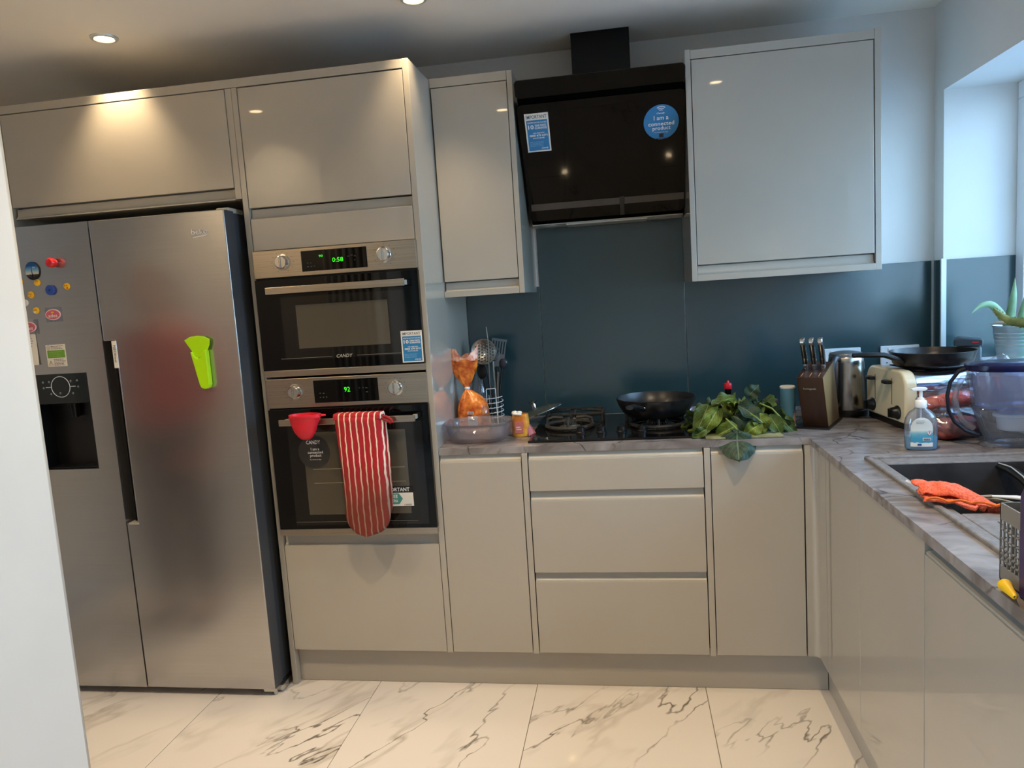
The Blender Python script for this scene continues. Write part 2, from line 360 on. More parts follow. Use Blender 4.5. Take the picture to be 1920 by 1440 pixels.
def base_cab(name, label, x0, x1, fronts, chans):
    t = thing(name, label, 'cabinet', ((x0+x1)/2, -.33, Z0))
    part('carcass', bx(x0+.002, x1-.002, YF+.036, -.02, Z0+.001, .868), m_cabm, t)
    for n, z0, z1 in fronts: doorp(t, n, x0, x1, z0, z1)
    for z0, z1 in chans: channel(t, x0+.002, x1-.002, z0, z1)
base_cab('base_cabinet', 'narrow base cabinet with one door beside the oven housing', .6205, .9165, [('door', Z0, .8466)], [(.852, .8715)])
base_cab('drawer_cabinet', 'wide base cabinet with three drawer fronts under the hob', .9395, 1.5365, [('drawer_front', .736, .8466), ('drawer_front', .439, .7004), ('drawer_front', Z0, .4058)], [(.852, .8715), (.705, .733), (.410, .436)])
base_cab('base_cabinet', 'narrow base cabinet with one door in the corner under the leafy greens', 1.5595, 1.858, [('door', Z0, .8466)], [(.852, .8715)])
for x0, x1, l in ((.9180, .9380, 'thin upright filler panel left of the drawers'), (1.5380, 1.5580, 'thin upright filler panel right of the drawers')):
    tt = thing('upright_panel', l, 'panel', ((x0+x1)/2, -.35, Z0-.004)); part('board', bx(x0, x1, YF-.0005, -.05, Z0-.004, .872), m_cab, tt, bevel=.001)
# corner post (concave curve)
b = B(); pts = [(1.8605, YF)]
for k in range(9):
    a = PI/2*k/8; pts.append((1.878+.020*math.sin(a), YF-.020+.020*math.cos(a)))
pts += [(1.898, -.7605), (1.918, -.7605), (1.918, YF+.02), (1.8605, YF+.02)]
part('corner_post', prism(B(), pts, 'z', Z0, .872), m_cab, smooth=True, sharp=50, label='curved grey beige corner post where the two cabinet runs meet', cat='cabinet post')
XR = 1.898
def right_run():
    t = thing('sink_cabinet', 'gloss cabinet below the sink with two plain tall fronts', 'cabinet', (2.2, -1.15, Z0))
    part('carcass', bx(XR+.022, 2.49, -1.54, -.70, Z0+.002, .60), m_cabm, t)
    part('corner_front', bx(XR, XR+.02, -1.0985, -.762, Z0, .868), m_cab, t, bevel=.0012)
    part('door', bx(XR, XR+.02, -1.5415, -1.1005, Z0, .868), m_cab, t, bevel=.0012)
    t = thing('dishwasher_cabinet', 'gloss integrated cabinet front with channel handle right of the sink cabinet', 'cabinet', (2.2, -1.85, Z0))
    part('carcass', bx(XR+.036, 2.49, -2.14, -1.545, Z0+.002, .868), m_cabm, t)
    part('door', bx(XR, XR+.02, -2.14, -1.5445, Z0, .826), m_cab, t, bevel=.0012)
    b = B(); prism(b, [(XR+.003, .832), (XR+.018, .836), (XR+.03, .85), (XR+.03, .8715), (XR+.034, .8715), (XR+.034, .822), (XR+.003, .822)], 'y', -2.14, -1.545)
    part('handle_channel', b, m_rail, t, smooth=True)
    t = thing('end_cabinet', 'gloss base cabinet nearest the camera on the window side', 'cabinet', (2.2, -2.4, Z0))
    part('carcass', bx(XR+.036, 2.49, -2.68, -2.145, Z0+.002, .868), m_cabm, t)
    part('door', bx(XR, XR+.02, -2.68, -2.1445, Z0, .826), m_cab, t, bevel=.0012)
    b = B(); prism(b, [(XR+.003, .832), (XR+.018, .836), (XR+.03, .85), (XR+.03, .8715), (XR+.034, .8715), (XR+.034, .822), (XR+.003, .822)], 'y', -2.68, -2.145)
    part('handle_channel', b, m_rail, t, smooth=True)
right_run()
m_pl = mat('plinth_satin', (170, 163, 152), .28, coat=.3)
YP = -.622
part('plinth', bx(-.0005, XR+.035, YP, YP+.016, .001, .150), m_pl, label='grey beige plinth board under the back run of cabinets', cat='plinth', bevel=.001)
part('plinth', bx(XR+.036, XR+.052, -2.68, YP-.002, .001, .136), m_pl, label='grey beige plinth board under the window side cabinets', cat='plinth', bevel=.001)
def wall_cabs():
    YW = -.386
    t = thing('narrow_wall_cabinet', 'narrow tall gloss wall cabinet left of the cooker hood', 'wall cabinet', (.77, -.19, 1.43))
    part('carcass', bx(.622, .907, YW+.036, -.002, 1.431, 2.2), m_cabm, t)
    doorp(t, 'door', .623, .9095, 1.4875, 2.1976, YW); channel(t, .625, .909, 1.456, 1.484, YW)
    part('side_panel', bx(.9105, .930, YW, -.002, 1.4293, 2.2338), m_cab, t, bevel=.001)
    part('top_rail', bx(.6205, .9095, YW, YW+.02, 2.2005, 2.2335), m_cab, t, bevel=.001)
    part('bottom_rail', bx(.6205, .9095, YW-.001, YW+.05, 1.4293, 1.452), m_cab, t, bevel=.001)
    t = thing('wide_wall_cabinet', 'wide square gloss wall cabinet right of the cooker hood', 'wall cabinet', (1.86, -.19, 1.43))
    part('carcass', bx(1.566, 2.164, YW+.036, -.002, 1.431, 2.2), m_cabm, t)
    doorp(t, 'door', 1.563, 2.166, 1.4875, 2.1976, YW); channel(t, 1.565, 2.165, 1.456, 1.484, YW)
    part('side_panel', bx(1.5435, 1.562, YW, -.002, 1.4293, 2.2338), m_cab, t, bevel=.001)
    part('side_panel', bx(2.168, 2.188, YW, -.002, 1.4293, 2.2338), m_cab, t, bevel=.001)
    part('top_rail', bx(1.5625, 2.1675, YW, YW+.02, 2.2005, 2.2305), m_cab, t, bevel=.001)
    part('bottom_rail', bx(1.5625, 2.1675, YW-.001, YW+.05, 1.4293, 1.452), m_cab, t, bevel=.001)
wall_cabs()
# ------------------------------------------------------------------ worktop and sink
YT = -.648; XT = 1.876; ZW = .896; ZB = .873
def wt():
    b = B(); pts = [(.6205, -.007), (2.497, -.007), (2.497, -2.7), (XT, -2.7), (XT, YT-.02)]
    for k in range(5):
        a = PI/2*k/4; pts.append((XT-.02+.02*math.cos(a)*1, YT-.02+.02*math.sin(a)))
    pts = [(.6205, -.007), (2.497, -.007), (2.497, -.968)]
    # back piece and right piece around the sink opening, one mesh
    box(b, .6205, XT, YT, -.0075, ZB, ZW); box(b, XT, 2.4975, -.972, -.0075, ZB, ZW); box(b, XT, 1.952, -1.948, -.972, ZB, ZW)
    box(b, 2.418, 2.4975, -1.948, -.972, ZB, ZW); box(b, XT, 2.4975, -2.7, -1.948, ZB, ZW)
    bmesh.ops.remove_doubles(b, verts=b.verts[:], dist=.0001)
    part('worktop', b, m_wt, label='grey veined marble effect worktop running round the corner', cat='worktop')
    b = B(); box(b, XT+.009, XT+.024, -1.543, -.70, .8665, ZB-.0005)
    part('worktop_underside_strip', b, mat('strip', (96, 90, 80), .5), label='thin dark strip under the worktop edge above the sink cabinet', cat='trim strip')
wt()
m_sink = mat('composite_sink', (120, 117, 116), .45); noise_mix(m_sink, (110, 107, 106), (132, 129, 128), 60)
m_sinkd = mat('composite_sink_bowl', (52, 52, 56), .5); noise_mix(m_sinkd, (42, 42, 46), (66, 66, 70), 12)
def sink():
    t = thing('inset_sink', 'grey composite inset sink with raised rim and drainer', 'sink', (2.18, -1.4, .70))
    x0, x1, y0, y1 = 1.950, 2.420, -1.950, -.970
    b = B()
    for a in ((x0, x0+.016, y0, y1), (x1-.016, x1, y0, y1), (x0, x1, y1-.016, y1), (x0, x1, y0, y0+.016)): box(b, *a, .885, .905)
    part('rim', b, m_sink, t, bevel=.004)
    b = B(); bxl, bxr, byb, byf = 1.985, 2.385, -1.045, -1.50
    box(b, x0+.01, bxl, y0+.01, y1-.01, .88, .899); box(b, bxr, x1-.01, y0+.01, y1-.01, .88, .899)
    box(b, bxl, bxr, byb, y1-.01, .88, .899); box(b, bxl, bxr, y0+.01, byf, .88, .899)
    part('deck', b, m_sink, t, bevel=.003)
    b = B(); 
    for k in range(6): box(b, 2.03+k*.06, 2.038+k*.06, -1.9, -1.56, .8985, .9015)
    part('drainer_ridge', b, m_sink, t, bevel=.001)
    b = B(); box(b, bxl, bxr, byf, byb, .70, .705); box(b, bxl-.005, bxl+.002, byf, byb, .70, .896); box(b, bxr-.002, bxr+.005, byf, byb, .70, .896)
    box(b, bxl, bxr, byb-.002, byb+.005, .70, .896); box(b, bxl, bxr, byf-.005, byf+.002, .70, .896)
    part('bowl', b, m_sinkd, t); part('drain', lathe(B(), [(0, .708), (.035, .708), (.04, .706), (.04, .7045)], (2.18, -1.27, 0), 24), m_chrome, t, smooth=True)
sink()
# ------------------------------------------------------------------ ceiling downlights
def downlight(x, y, label, group=None, e=56, cone=118):
    t = thing('ceiling_downlight', label, 'downlight', (x, y, 2.385), group=group)
    part('bezel', lathe(B(), [(.030, 2.3995), (.030, 2.396), (.034, 2.392), (.044, 2.394), (.046, 2.3995)], (x, y, 0), 32), m_trim, t, smooth=True)
    part('bulb', lathe(B(), [(0, 2.3955), (.028, 2.3955), (.029, 2.3985)], (x, y, 0), 24), m_lamp, t)
    l = bpy.data.lights.new('downlight_beam', 'SPOT'); l.energy = e; l.color = WARM; l.spot_size = math.radians(cone); l.spot_blend = .85; l.shadow_soft_size = .028
    o = bpy.data.objects.new('downlight_beam', l); COL.objects.link(o); o.parent = t; o.location = (0, 0, 0)
downlight(-.444, -.704, 'recessed ceiling downlight glowing above the fridge top cabinet', e=34, cone=84)
downlight(.665, -.692, 'recessed ceiling downlight at the top edge above the narrow wall cabinet', e=24, cone=84)
for x, y, l in ((-.441, -1.669, 'ceiling downlight out of frame mirrored in the door above the ovens'), (.705, -1.60, 'ceiling downlight out of frame mirrored in the narrow wall cabinet door'), (1.785, -1.50, 'ceiling downlight out of frame mirrored in the wide wall cabinet door')):
    downlight(x, y, l)
for x, y, l in ((.70, -3.8, 'ceiling downlight behind the camera mirrored low at left in the hood glass'), (1.83, -3.9, 'ceiling downlight behind the camera mirrored below the round blue hood sticker')):
    downlight(x, y, l)
# ------------------------------------------------------------------ fridge
def fridge():
    t = thing('fridge_freezer', 'tall stainless side by side fridge freezer covered with magnets at left', 'fridge', (-.5, -.4, 0))
    YR = -.75
    part('body', bx(-.950, -.050, -.676, -.04, .03, 1.772), m_fridge_side, t, bevel=.003)
    part('gasket', bx(-.945, -.055, -.684, -.676, .05, 1.76), m_black, t)
    # left door around the dispenser opening
    b = B(); x0, x1 = -.955, -.5655; dx0, dx1, dz0, dz1 = -.866, -.646, .885, 1.243
    box(b, x0, dx0, YR, YR+.064, .03, 1.778); box(b, dx1, x1, YR, YR+.064, .03, 1.778); box(b, dx0, dx1, YR, YR+.064, .03, dz0); box(b, dx0, dx1, YR, YR+.064, dz1, 1.778)
    bmesh.ops.remove_doubles(b, verts=b.verts[:], dist=.0001)
    fa = [f for f in b.faces if len([e for e in f.edges]) == 4 and all(abs(v.co.x-dx0) < 1e-4 for v in f.verts) and False]
    part('freezer_door', b, m_inox, t)
    b = B(); prism(b, [(-.5615, .03), (-.044, .03), (-.044, 1.778), (-.5615, 1.778), (-.5615, 1.352), (-.5145, 1.352), (-.5145, .676), (-.5615, .676)], 'y', YR, YR+.064)
    d = part('fridge_door', b, m_inox, t, bevel=.003)
    part('door_side_trim', bx(-.0465, -.0432, YR+.004, YR+.0635, .032, 1.776), m_fridge_side, t)
    b = bx(-.566, -.5145, YR+.045, YR+.06, .674, 1.354); part('handle_recess', b, m_black, t)
    part('handle_bar', bx(-.534, -.530, YR+.012, YR+.045, .680, 1.345), m_black, t)
    part('handle_edge', bx(-.5155, -.5115, YR-.001, YR+.03, .676, 1.352), m_inox, t, bevel=.001)
    part('handle_cap', bx(-.552, -.512, YR-.002, YR+.04, .670, .677), m_rail, t)
    # dispenser
    pn = part('dispenser_panel', bx(dx0, dx1, YR-.001, YR+.01, 1.134, dz1), mat('dispenser_glass', (24, 30, 34), .08), t, bevel=.001)
    b = B(); tube(b, [(-.757+.038*math.cos(2*PI*k/40), YR-.002, 1.195+.038*math.sin(2*PI*k/40)) for k in range(40)], .0011, 6, closed=True)
    box(b, -.818, -.796, YR-.0025, YR-.001, 1.194, 1.196); box(b, -.718, -.696, YR-.0025, YR-.001, 1.194, 1.196)
    m_ic = mat('panel_print', (205, 215, 218), .5)
    part('dial_ring', b, m_ic, pn)
    b = B()
    for x, z in ((-.828, 1.214), (-.803, 1.215), (-.828, 1.193), (-.80, 1.17), (-.762, 1.172), (-.714, 1.215), (-.688, 1.216), (-.686, 1.193), (-.71, 1.17)):
        box(b, x-.004, x+.004, YR-.0022, YR-.001, z-.0012, z+.0012); box(b, x-.0012, x+.002, YR-.0022, YR-.001, z-.004, z+.004)
    part('panel_icon', b, mat('panel_icon_print', (130, 140, 144), .5), pn, kind='stuff')
    b = B(); dy = YR+.10
    for a in ((dx0, dx0+.003, YR, dy, dz0, 1.134), (dx1-.003, dx1, YR, dy, dz0, 1.134), (dx0, dx1, dy-.003, dy, dz0, 1.134), (dx0, dx1, YR+.01, dy, 1.131, 1.134), (dx0, dx1, YR+.001, dy, dz0, dz0+.003)): box(b, *a)
    cv = part('dispenser_recess', b, mat('recess_black', (10, 12, 16), .3), t)
    part('spout', lathe(B(), [(0, 1.075), (.014, 1.075), (.018, 1.131)], (-.756, YR+.05, 0), 16), m_black, cv, smooth=True)
    part('paddle', bx(-.775, -.737, YR+.080, YR+.088, .96, 1.07), m_black, cv, bevel=.003)
    part('drip_grille', bx(dx0+.01, dx1-.01, YR+.006, YR+.08, dz0+.003, dz0+.008), m_black, cv, bevel=.002)
    b = text(B(), 'beko', -.170, -.110, 1.700, 1.718, YR-.0022, bold=.010)
    part('lettering', b, m_white, d, label='white brand lettering with underline')
    b = B(); v = [b.verts.new(p) for p in ((-.168, YR-.0012, 1.688), (-.111, YR-.0012, 1.6945), (-.111, YR-.0012, 1.698), (-.168, YR-.0012, 1.6915))]; b.faces.new(v)
    part('logo_underline', b, m_white, d)
    # hinges
    part('top_hinge', bx(-.10, -.052, -.70, -.60, 1.772, 1.790), m_rail, t, bevel=.004)
    b = B(); box(b, -.098, -.046, -.735, -.70, .012, .026); box(b, -.06, -.030, -.715, -.62, .008, .030); lathe(b, [(.008, .0), (.008, .03)], (-.055, -.725, 0), 12)
    part('bottom_hinge', b, m_chrome, t, bevel=.002)
    for x in (-.9, -.1): part('foot', lathe(B(), [(0, 0), (.02, 0), (.02, .03), (0, .03)], (x, -.62, 0), 16), m_black, t)
    part('foot', lathe(B(), [(0, 0), (.02, 0), (.02, .03), (0, .03)], (-.5, -.1, 0), 16), m_black, t)
    part('kick_plate', bx(-.94, -.06, -.66, -.65, .006, .045), m_black, t)
fridge()
YD = -.7505
def magnets():
    def emo(x, z, label, kind):
        t = thing('face_magnet', label, 'magnet', (x, YD, z)); R = .0125
        bd = part('button', lathe(B(), [(0, .0055), (.008, .005), (.0115, .0035), (R, 0), (0, 0)], (x, YD, z), 24, M=Matrix.Rotation(PI/2, 4, 'X')), m_yellow, t, smooth=True)
        y = YD-.0058; b = B()
        if kind != 'tri':
            for s in (-1, 1): disc(b, (x+s*.0042, y, z+.003), .0014, 10, .0004, sz=1.5)
        if kind == 'smile': tube(b, [(x-.006+.012*k/8, y, z-.003-.003*math.sin(PI*k/8)) for k in range(9)], .0006, 5)
        if kind == 'kiss': pass
        if kind == 'flat': tube(b, [(x-.004, y, z-.005), (x+.004, y, z-.004)], .0006, 5)
        if kind == 'up':
            tube(b, [(x-.006, y, z+.0075), (x, y, z+.009), (x+.006, y, z+.0075)], .0006, 5)
        part('face_print', b, m_inkd, bd)
        if kind == 'kiss': part('heart', disc(B(), (x+.005, y, z-.006), .0028, 12, .0005), m_red, bd)
        if kind == 'grin':
            part('mouth', disc(B(), (x-.001, y, z-.0045), .005, 16, .0005, sz=.5), m_white, bd)
        return t, bd
    emo(-.864, 1.586, 'yellow smiling face magnet half hidden by the white wall edge', 'smile')
    emo(-.794, 1.577, 'yellow face magnet just below the blue tower magnet', 'up')
    emo(-.826, 1.535, 'tilted yellow face magnet left of the blue ring magnet', 'flat')
    emo(-.677, 1.556, 'yellow kissing face magnet with a red heart', 'kiss')
    emo(-.814, 1.477, 'yellow grinning face magnet above the paper note', 'grin')
    t = thing('button_magnet', 'pale white button magnet with a green triangle', 'magnet', (-.854, YD, 1.508))
    bd = part('button', lathe(B(), [(0, .0055), (.008, .005), (.0115, .0035), (.0125, 0), (0, 0)], (-.854, YD, 1.508), 24, M=Matrix.Rotation(PI/2, 4, 'X')), m_paper, t, smooth=True)
    b = B(); tube(b, [(-.859, YD-.006, 1.504), (-.849, YD-.006, 1.504), (-.854, YD-.006, 1.513)], .0006, 5, closed=True); part('triangle_print', b, mat('sage', (90, 120, 70), .6), bd)
    # oval souvenir magnet
    x, z = -.806, 1.620
    t = thing('souvenir_magnet', 'large oval magnet showing a tall tower against blue sky', 'magnet', (x, YD, z))
    bd = part('backing', disc(B(), (x, YD, z), .0295, 40, .004, sz=1.12), m_black, t, bevel=.0012)
    m_sk = mat('sky_print', (30, 100, 175), .25); N, L, p = nodes(m_sk); tcn = nd(N, 'ShaderNodeTexCoord'); sp = nd(N, 'ShaderNodeSeparateXYZ'); L.new(tcn.outputs['Generated'], sp.inputs[0])
    r = nd(N, 'ShaderNodeValToRGB'); L.new(sp.outputs['Z'], r.inputs[0]); e = r.color_ramp.elements; e[0].position = .30; e[0].color = rgb(214, 206, 180); e[1].position = .8; e[1].color = rgb(24, 84, 160)
    e2 = r.color_ramp.elements.new(.52); e2.color = rgb(120, 176, 214); e3 = r.color_ramp.elements.new(.28); e3.color = rgb(44, 40, 28); L.new(r.outputs[0], p.inputs['Base Color'])
    im = part('picture', disc(B(), (x, YD-.0041, z), .0275, 40, .0006, sz=1.12), m_sk, bd)
    b = B(); v = [b.verts.new(q) for q in ((x-.0025, YD-.0052, z-.022), (x+.0025, YD-.0052, z-.022), (x+.0008, YD-.0052, z+.004), (x, YD-.0052, z+.020), (x-.001, YD-.0052, z+.004))]; b.faces.new(v)
    for k in range(9):
        h = .004+.004*random.random(); xx = x-.02+k*.0048; box(b, xx, xx+.003, YD-.0052, YD-.005, z-.022, z-.018+h)
    part('tower_print', b, m_inkd, im)
    part('lettering', text(B(), 'Dubai', x+.004, x+.015, z+.010, z+.014, YD-.0053), m_white, im)
    # red knob magnet
    x, z = -.711, 1.642; t = thing('round_magnet', 'shiny red barrel shaped magnet sticking out of the fridge door', 'magnet', (x, YD, z))
    part('barrel', lathe(B(), [(0, .034), (.012, .033), (.0165, .028), (.0175, .018), (.015, .004), (.012, 0), (0, 0)], (x, YD, z), 28, M=Matrix.Rotation(PI/2, 4, 'X')), mat('red_gloss', (214, 34, 40), .15, coat=.6), t, smooth=True)
    part('face_print', text(B(), 'RED', x-.008, x+.006, z-.003, z+.005, YD-.0345), mat('pink_print', (232, 160, 165), .5), t) if False else None
    x, z = -.743, 1.547; t = thing('ring_magnet', 'blue foam disc magnet with a dark centre hole', 'magnet', (x, YD, z))
    part('ring', lathe(B(), [(.0025, .0), (.0025, .009), (.016, .009), (.018, .007), (.018, 0), (.0025, 0)], (x, YD, z), 28, M=Matrix.Rotation(PI/2, 4, 'X')), mat('blue_foam', (40, 74, 160), .6), t, smooth=True)
    part('hub', lathe(B(), [(0, .004), (.0035, .004), (.0035, 0)], (x, YD, z), 16, M=Matrix.Rotation(PI/2, 4, 'X')), m_black, t)
    m_pink = mat('magnet_pink', (192, 96, 116), .35); m_lp = mat('magnet_pale', (232, 200, 206), .4)
    for x, z, w, l in ((-.746, 1.459, .031, 'oval pink magnet with pale rim in a clear wrapper'), (-.850, 1.419, .031, 'oval pink magnet with pale rim holding up the paper note')):
        t = thing('oval_magnet', l, 'magnet', (x, YD-.002, z)); y = YD-.0022 if x < -.8 else YD
        wr = part('wrapper', bx(x-.034, x+.034, y-.0006, y-.0002, z-.026, z+.027), m_film, t)
        o = part('oval', disc(B(), (x, y-.001, z), w, 36, .003, sz=.64), m_lp, t, bevel=.0008)
        q = part('oval_centre', disc(B(), (x, y-.0042, z), w*.88, 36, .0006, sz=.60), m_pink, o)
        part('lettering', text(B(), 'ades', x-.018, x+.018, z-.010, z+.003, y-.0052, bold=.010), m_white, q)
        b = B(); v = [b.verts.new((x+dx_, y-.0052, z+dz_)) for dx_, dz_ in ((-.005, .006), (.005, .006), (.006, .012), (.002, .009), (0, .013), (-.002, .009), (-.006, .012))]; b.faces.new(v)
        part('crown_print', b, m_yellow, q)
    t = thing('paper_note', 'slightly curled white paper note pinned on the fridge at the wall edge', 'paper', (-.865, YD, 1.28))
    b = B(); n = 10; rows = []
    for i in range(n+1):
        z = 1.446-.166*i/n; yy = YD-.0012-.004*(i/n)**3
        rows.append([b.verts.new((x, yy, z)) for x in (-.900+.004*i/n, -.865, -.831+.002*(i/n))])
    for a, c in zip(rows, rows[1:]):
        for k in range(2): b.faces.new((a[k], a[k+1], c[k+1], c[k]))
    pp = part('sheet', b, m_paper, t, solid=.0004)
    part('small_print', lines(B(), -.876, -.842, 1.345, 1.392, 5, YD-.0035, seed=4, fill=.2), m_inkd, pp, kind='stuff')
    t = thing('energy_sticker', 'white and green notice sticker with a warning triangle', 'sticker', (-.757, YD, 1.27)); y = YD
    sh = part('sheet', bx(-.797, -.7175, y-.0006, y-.0001, 1.2705, 1.3505), m_paper, t)
    part('green_band', bx(-.793, -.7215, y-.0009, y-.0006, 1.302, 1.330), mat('leaf_green_print', (104, 156, 58), .6), sh)
    b = lines(B(), -.776, -.724, 1.333, 1.347, 3, y-.0011, seed=2, fill=.35); lines(b, -.770, -.720, 1.273, 1.299, 5, y-.0011, seed=3, fill=.35)
    tube(b, [(-.791, y-.001, 1.276), (-.775, y-.001, 1.276), (-.783, y-.001, 1.292)], .0008, 5, closed=True); box(b, -.7836, -.7824, y-.0012, y-.0008, 1.281, 1.287)
    tube(b, [(-.786+.006*math.cos(k*PI/8), y-.001, 1.340+.008*math.sin(k*PI/8)) for k in range(16)], .0005, 5, closed=True); box(b, -.7866, -.7854, y-.0012, y-.0008, 1.335, 1.344)
    part('small_print', b, m_inkd, sh, kind='stuff')
    b = lines(B(), -.786, -.73, 1.306, 1.326, 4, y-.0011, seed=5, fill=.2); part('band_print', b, mat('pale_green_print', (150, 190, 100), .6), sh)
    t = thing('frost_sticker', 'narrow white sticker beside the fridge handle recess', 'sticker', (-.516, YD, 1.25))
    sh = part('sheet', bx(-.5285, -.5115, YD-.0018, YD-.0006, 1.253, 1.351), m_paper, t)
    M = Matrix.Translation((-.520, YD-.002, 1.303)) @ Matrix.Rotation(PI/2, 4, 'Y')
    part('lettering', text(B(), 'NEOfrost', -.032, .030, -.0045, .005, 0, M=M, bold=.01), m_inkd, sh)
    # lime opener
    t = thing('lime_scoop_holder', 'lime green plastic scoop in its magnetic holder on the fridge door', 'utensil holder', (-.175, YD, 1.165)); y = YD
    b = B(); prism(b, [(-.236, 1.338), (-.214, 1.349), (-.185, 1.352), (-.158, 1.348), (-.139, 1.338), (-.142, 1.318), (-.155, 1.292), (-.158, 1.275), (-.205, 1.275), (-.212, 1.300)], 'y', y-.016, y-.012)
    part('scoop_head', b, m_green, t, bevel=.002)
    b = B()
    for i in range(9):
        pass
    prism(b, [(-.2135, 1.297), (-.205, 1.296), (-.198, 1.280), (-.186, 1.272), (-.176, 1.276), (-.170, 1.292), (-.160, 1.301), (-.1535, 1.300), (-.153, 1.18), (-.158, 1.168), (-.172, 1.163), (-.186, 1.168), (-.191, 1.18)], 'y', y-.024, y-.001)
    part('holder', b, m_green, t, bevel=.005, seg=3)
magnets()
# ------------------------------------------------------------------ stickers shared by the appliances
def important_sticker(parent, M, w, h, nm='guarantee_sticker'):
    """white card with blue field; local frame: x right, z up, origin bottom left, face towards -y"""
    b = bx(0, w, -.0006, 0, 0, h); b.transform(M); s = part(nm, b, m_paper, parent)
    b = bx(w*.06, w*.94, -.0009, -.0006, h*.035, h*.83); b.transform(M); bl = part('blue_field', b, m_blue, s)
    b = text(B(), 'IMPORTANT', w*.07, w*.93, h*.865, h*.955, -.001, M=M, bold=.012); part('heading', b, m_inkd if False else mat('navy_print', (60, 84, 104), .6), s)
    b = B(); y = -.0013
    text(b, '10', w*.12, w*.35, h*.60, h*.71, y, M=M, bold=.02); text(b, 'YEAR PARTS', w*.39, w*.88, h*.66, h*.715, y, M=M, bold=.02); text(b, 'GUARANTEE', w*.39, w*.9, h*.595, h*.65, y, M=M, bold=.02)
    text(b, 'REGISTER NOW FOR YOUR FREE', w*.11, w*.9, h*.745, h*.785, y, M=M, bold=.01)
    text(b, 'CALL FREE NOW', w*.3, w*.78, h*.475, h*.51, y, M=M, bold=.01); text(b, '0800 479 0771', w*.14, w*.9, h*.40, h*.455, y, M=M, bold=.02)
    text(b, 'MON-FRI 8AM-6PM', w*.28, w*.75, h*.345, h*.38, y, M=M, bold=.01)
    text(b, 'Candy', w*.6, w*.9, h*.065, h*.115, y, M=M, shear=.3, bold=.02)
    part('lettering', b, m_white, s)
    b = lines(B(), w*.13, w*.85, h*.14, h*.28, 4, y, M=M, seed=8, fill=.3); part('fine_print', b, mat('pale_blue_print', (130, 180, 214), .6), s, kind='stuff')
    return s
# ------------------------------------------------------------------ cooker hood
def hood():
    t = thing('cooker_hood', 'angled black glass cooker hood with blue stickers and square chimney', 'cooker hood', (1.241, -.2, 1.69))
    part('chimney', bx(1.138, 1.359, -.19, -.002, 2.0, 2.399), mat('hood_black', (9, 9, 10), .35, spec=.3), t, bevel=.001)
    b = B(); prism(b, [(-.01, 1.698), (-.150, 1.698), (-.372, 2.088), (-.402, 2.14), (-.36, 2.165), (-.01, 2.165)], 'x', .945, 1.537)
    part('body', b, mat('hood_void', (5, 5, 5), .9, spec=0), t, bevel=.003)
    a = math.atan2(.225, .395); P0 = Vector((1.241, -.17, 1.708)); M = Matrix.Translation(P0) @ Matrix.Rotation(a, 4, 'X'); L = .4546
    def rr(x0, x1, z0, z1, r, n=6):
        out = []
        for cx, cz, s in ((x1-r, z1-r, 0), (x0+r, z1-r, 1), (x0+r, z0+r, 2), (x1-r, z0+r, 3)):
            for k in range(n+1):
                an = PI/2*(s+k/n); out.append((cx+r*math.cos(an), cz+r*math.sin(an)))
        return out
    b = prism(B(), rr(-.300, .300, 0, L, .018), 'y', -.0, .006); b.transform(M); g = part('front_glass', b, m_blackglass, t)
    b = prism(B(), rr(-.300, .300, .478, .540, .014), 'y', -.0, .006); b.transform(M); part('upper_glass', b, m_blackglass, t)
    m_band = mat('hood_band', (50, 48, 48), .15)
    b = bx(-.290, .298, -.0006, 0, .045, .072); b.transform(M); part('control_band', b, m_band, g)
    b = text(B(), 'Candy', -.05, .01, .053, .066, -.0008, M=M, shear=.3, bold=.01); part('lettering', b, m_black, g)
    b = bx(.055, .073, -.004, 0, .0, .078); b.transform(M); part('sensor', b, m_black, g, bevel=.002)
    important_sticker(g, M @ Matrix.Translation((-.276, -.0005, .280)), .088, .142)
    b = disc(B(), (.216, -.0005, .345), .0625, 44, .0006); b.transform(M); s = part('connected_sticker', b, m_blue, g)
    b = B(); y = -.0013; cx, cz = .216, .345
    text(b, 'I am a', cx-.026, cx+.026, cz+.008, cz+.024, y, M=M, bold=.010); text(b, 'connected', cx-.046, cx+.046, cz-.012, cz+.002, y, M=M, bold=.010); text(b, 'product', cx-.031, cx+.033, cz-.032, cz-.014, y, M=M, bold=.010)
    text(b, 'Candy', cx-.016, cx+.014, cz+.028, cz+.035, y, M=M, shear=.3, bold=.02); text(b, 'Download the App', cx-.024, cx+.024, cz-.0385, cz-.0345, y, M=M)
    for r in (.006, .012, .018):
        vs = []
        for k in range(9):
            an = math.radians(50+80*k/8)
            vs.append((b.verts.new(M @ Vector((cx+r*math.cos(an)*1.15, y, cz+.036+r*math.sin(an)))), b.verts.new(M @ Vector((cx+(r+.0026)*math.cos(an)*1.15, y, cz+.036+(r+.0026)*math.sin(an))))))
        for p, q in zip(vs, vs[1:]): b.faces.new((p[0], q[0], q[1], p[1]))
    part('lettering', b, m_white, s, label='white wireless arcs and wording')
    b = bx(cx-.008, cx+.008, -.0014, -.0006, cz-.055, cz-.041); box(b, cx-.024, cx+.024, -.0012, -.0006, cz-.0605, cz-.0575); b.transform(M); part('app_icon', b, m_inkd, s)
    # underside
    part('grille', bx(1.08, 1.40, -.14, -.02, 1.688, 1.694), mat('hood_filter', (190, 188, 180), .35, metal=.6), t, bevel=.001)
    for x in (1.015, 1.465): 
        part('hood_lamp', lathe(B(), [(0, 1.688), (.026, 1.688), (.034, 1.690), (.036, 1.6945)], (x, -.085, 0), 24), mat('lamp_lens', (150, 148, 140), .3), t, smooth=True)
    part('underside_frame', bx(.945, 1.537, -.15, -.0, 1.6935, 1.697) , m_rail, t)
hood()
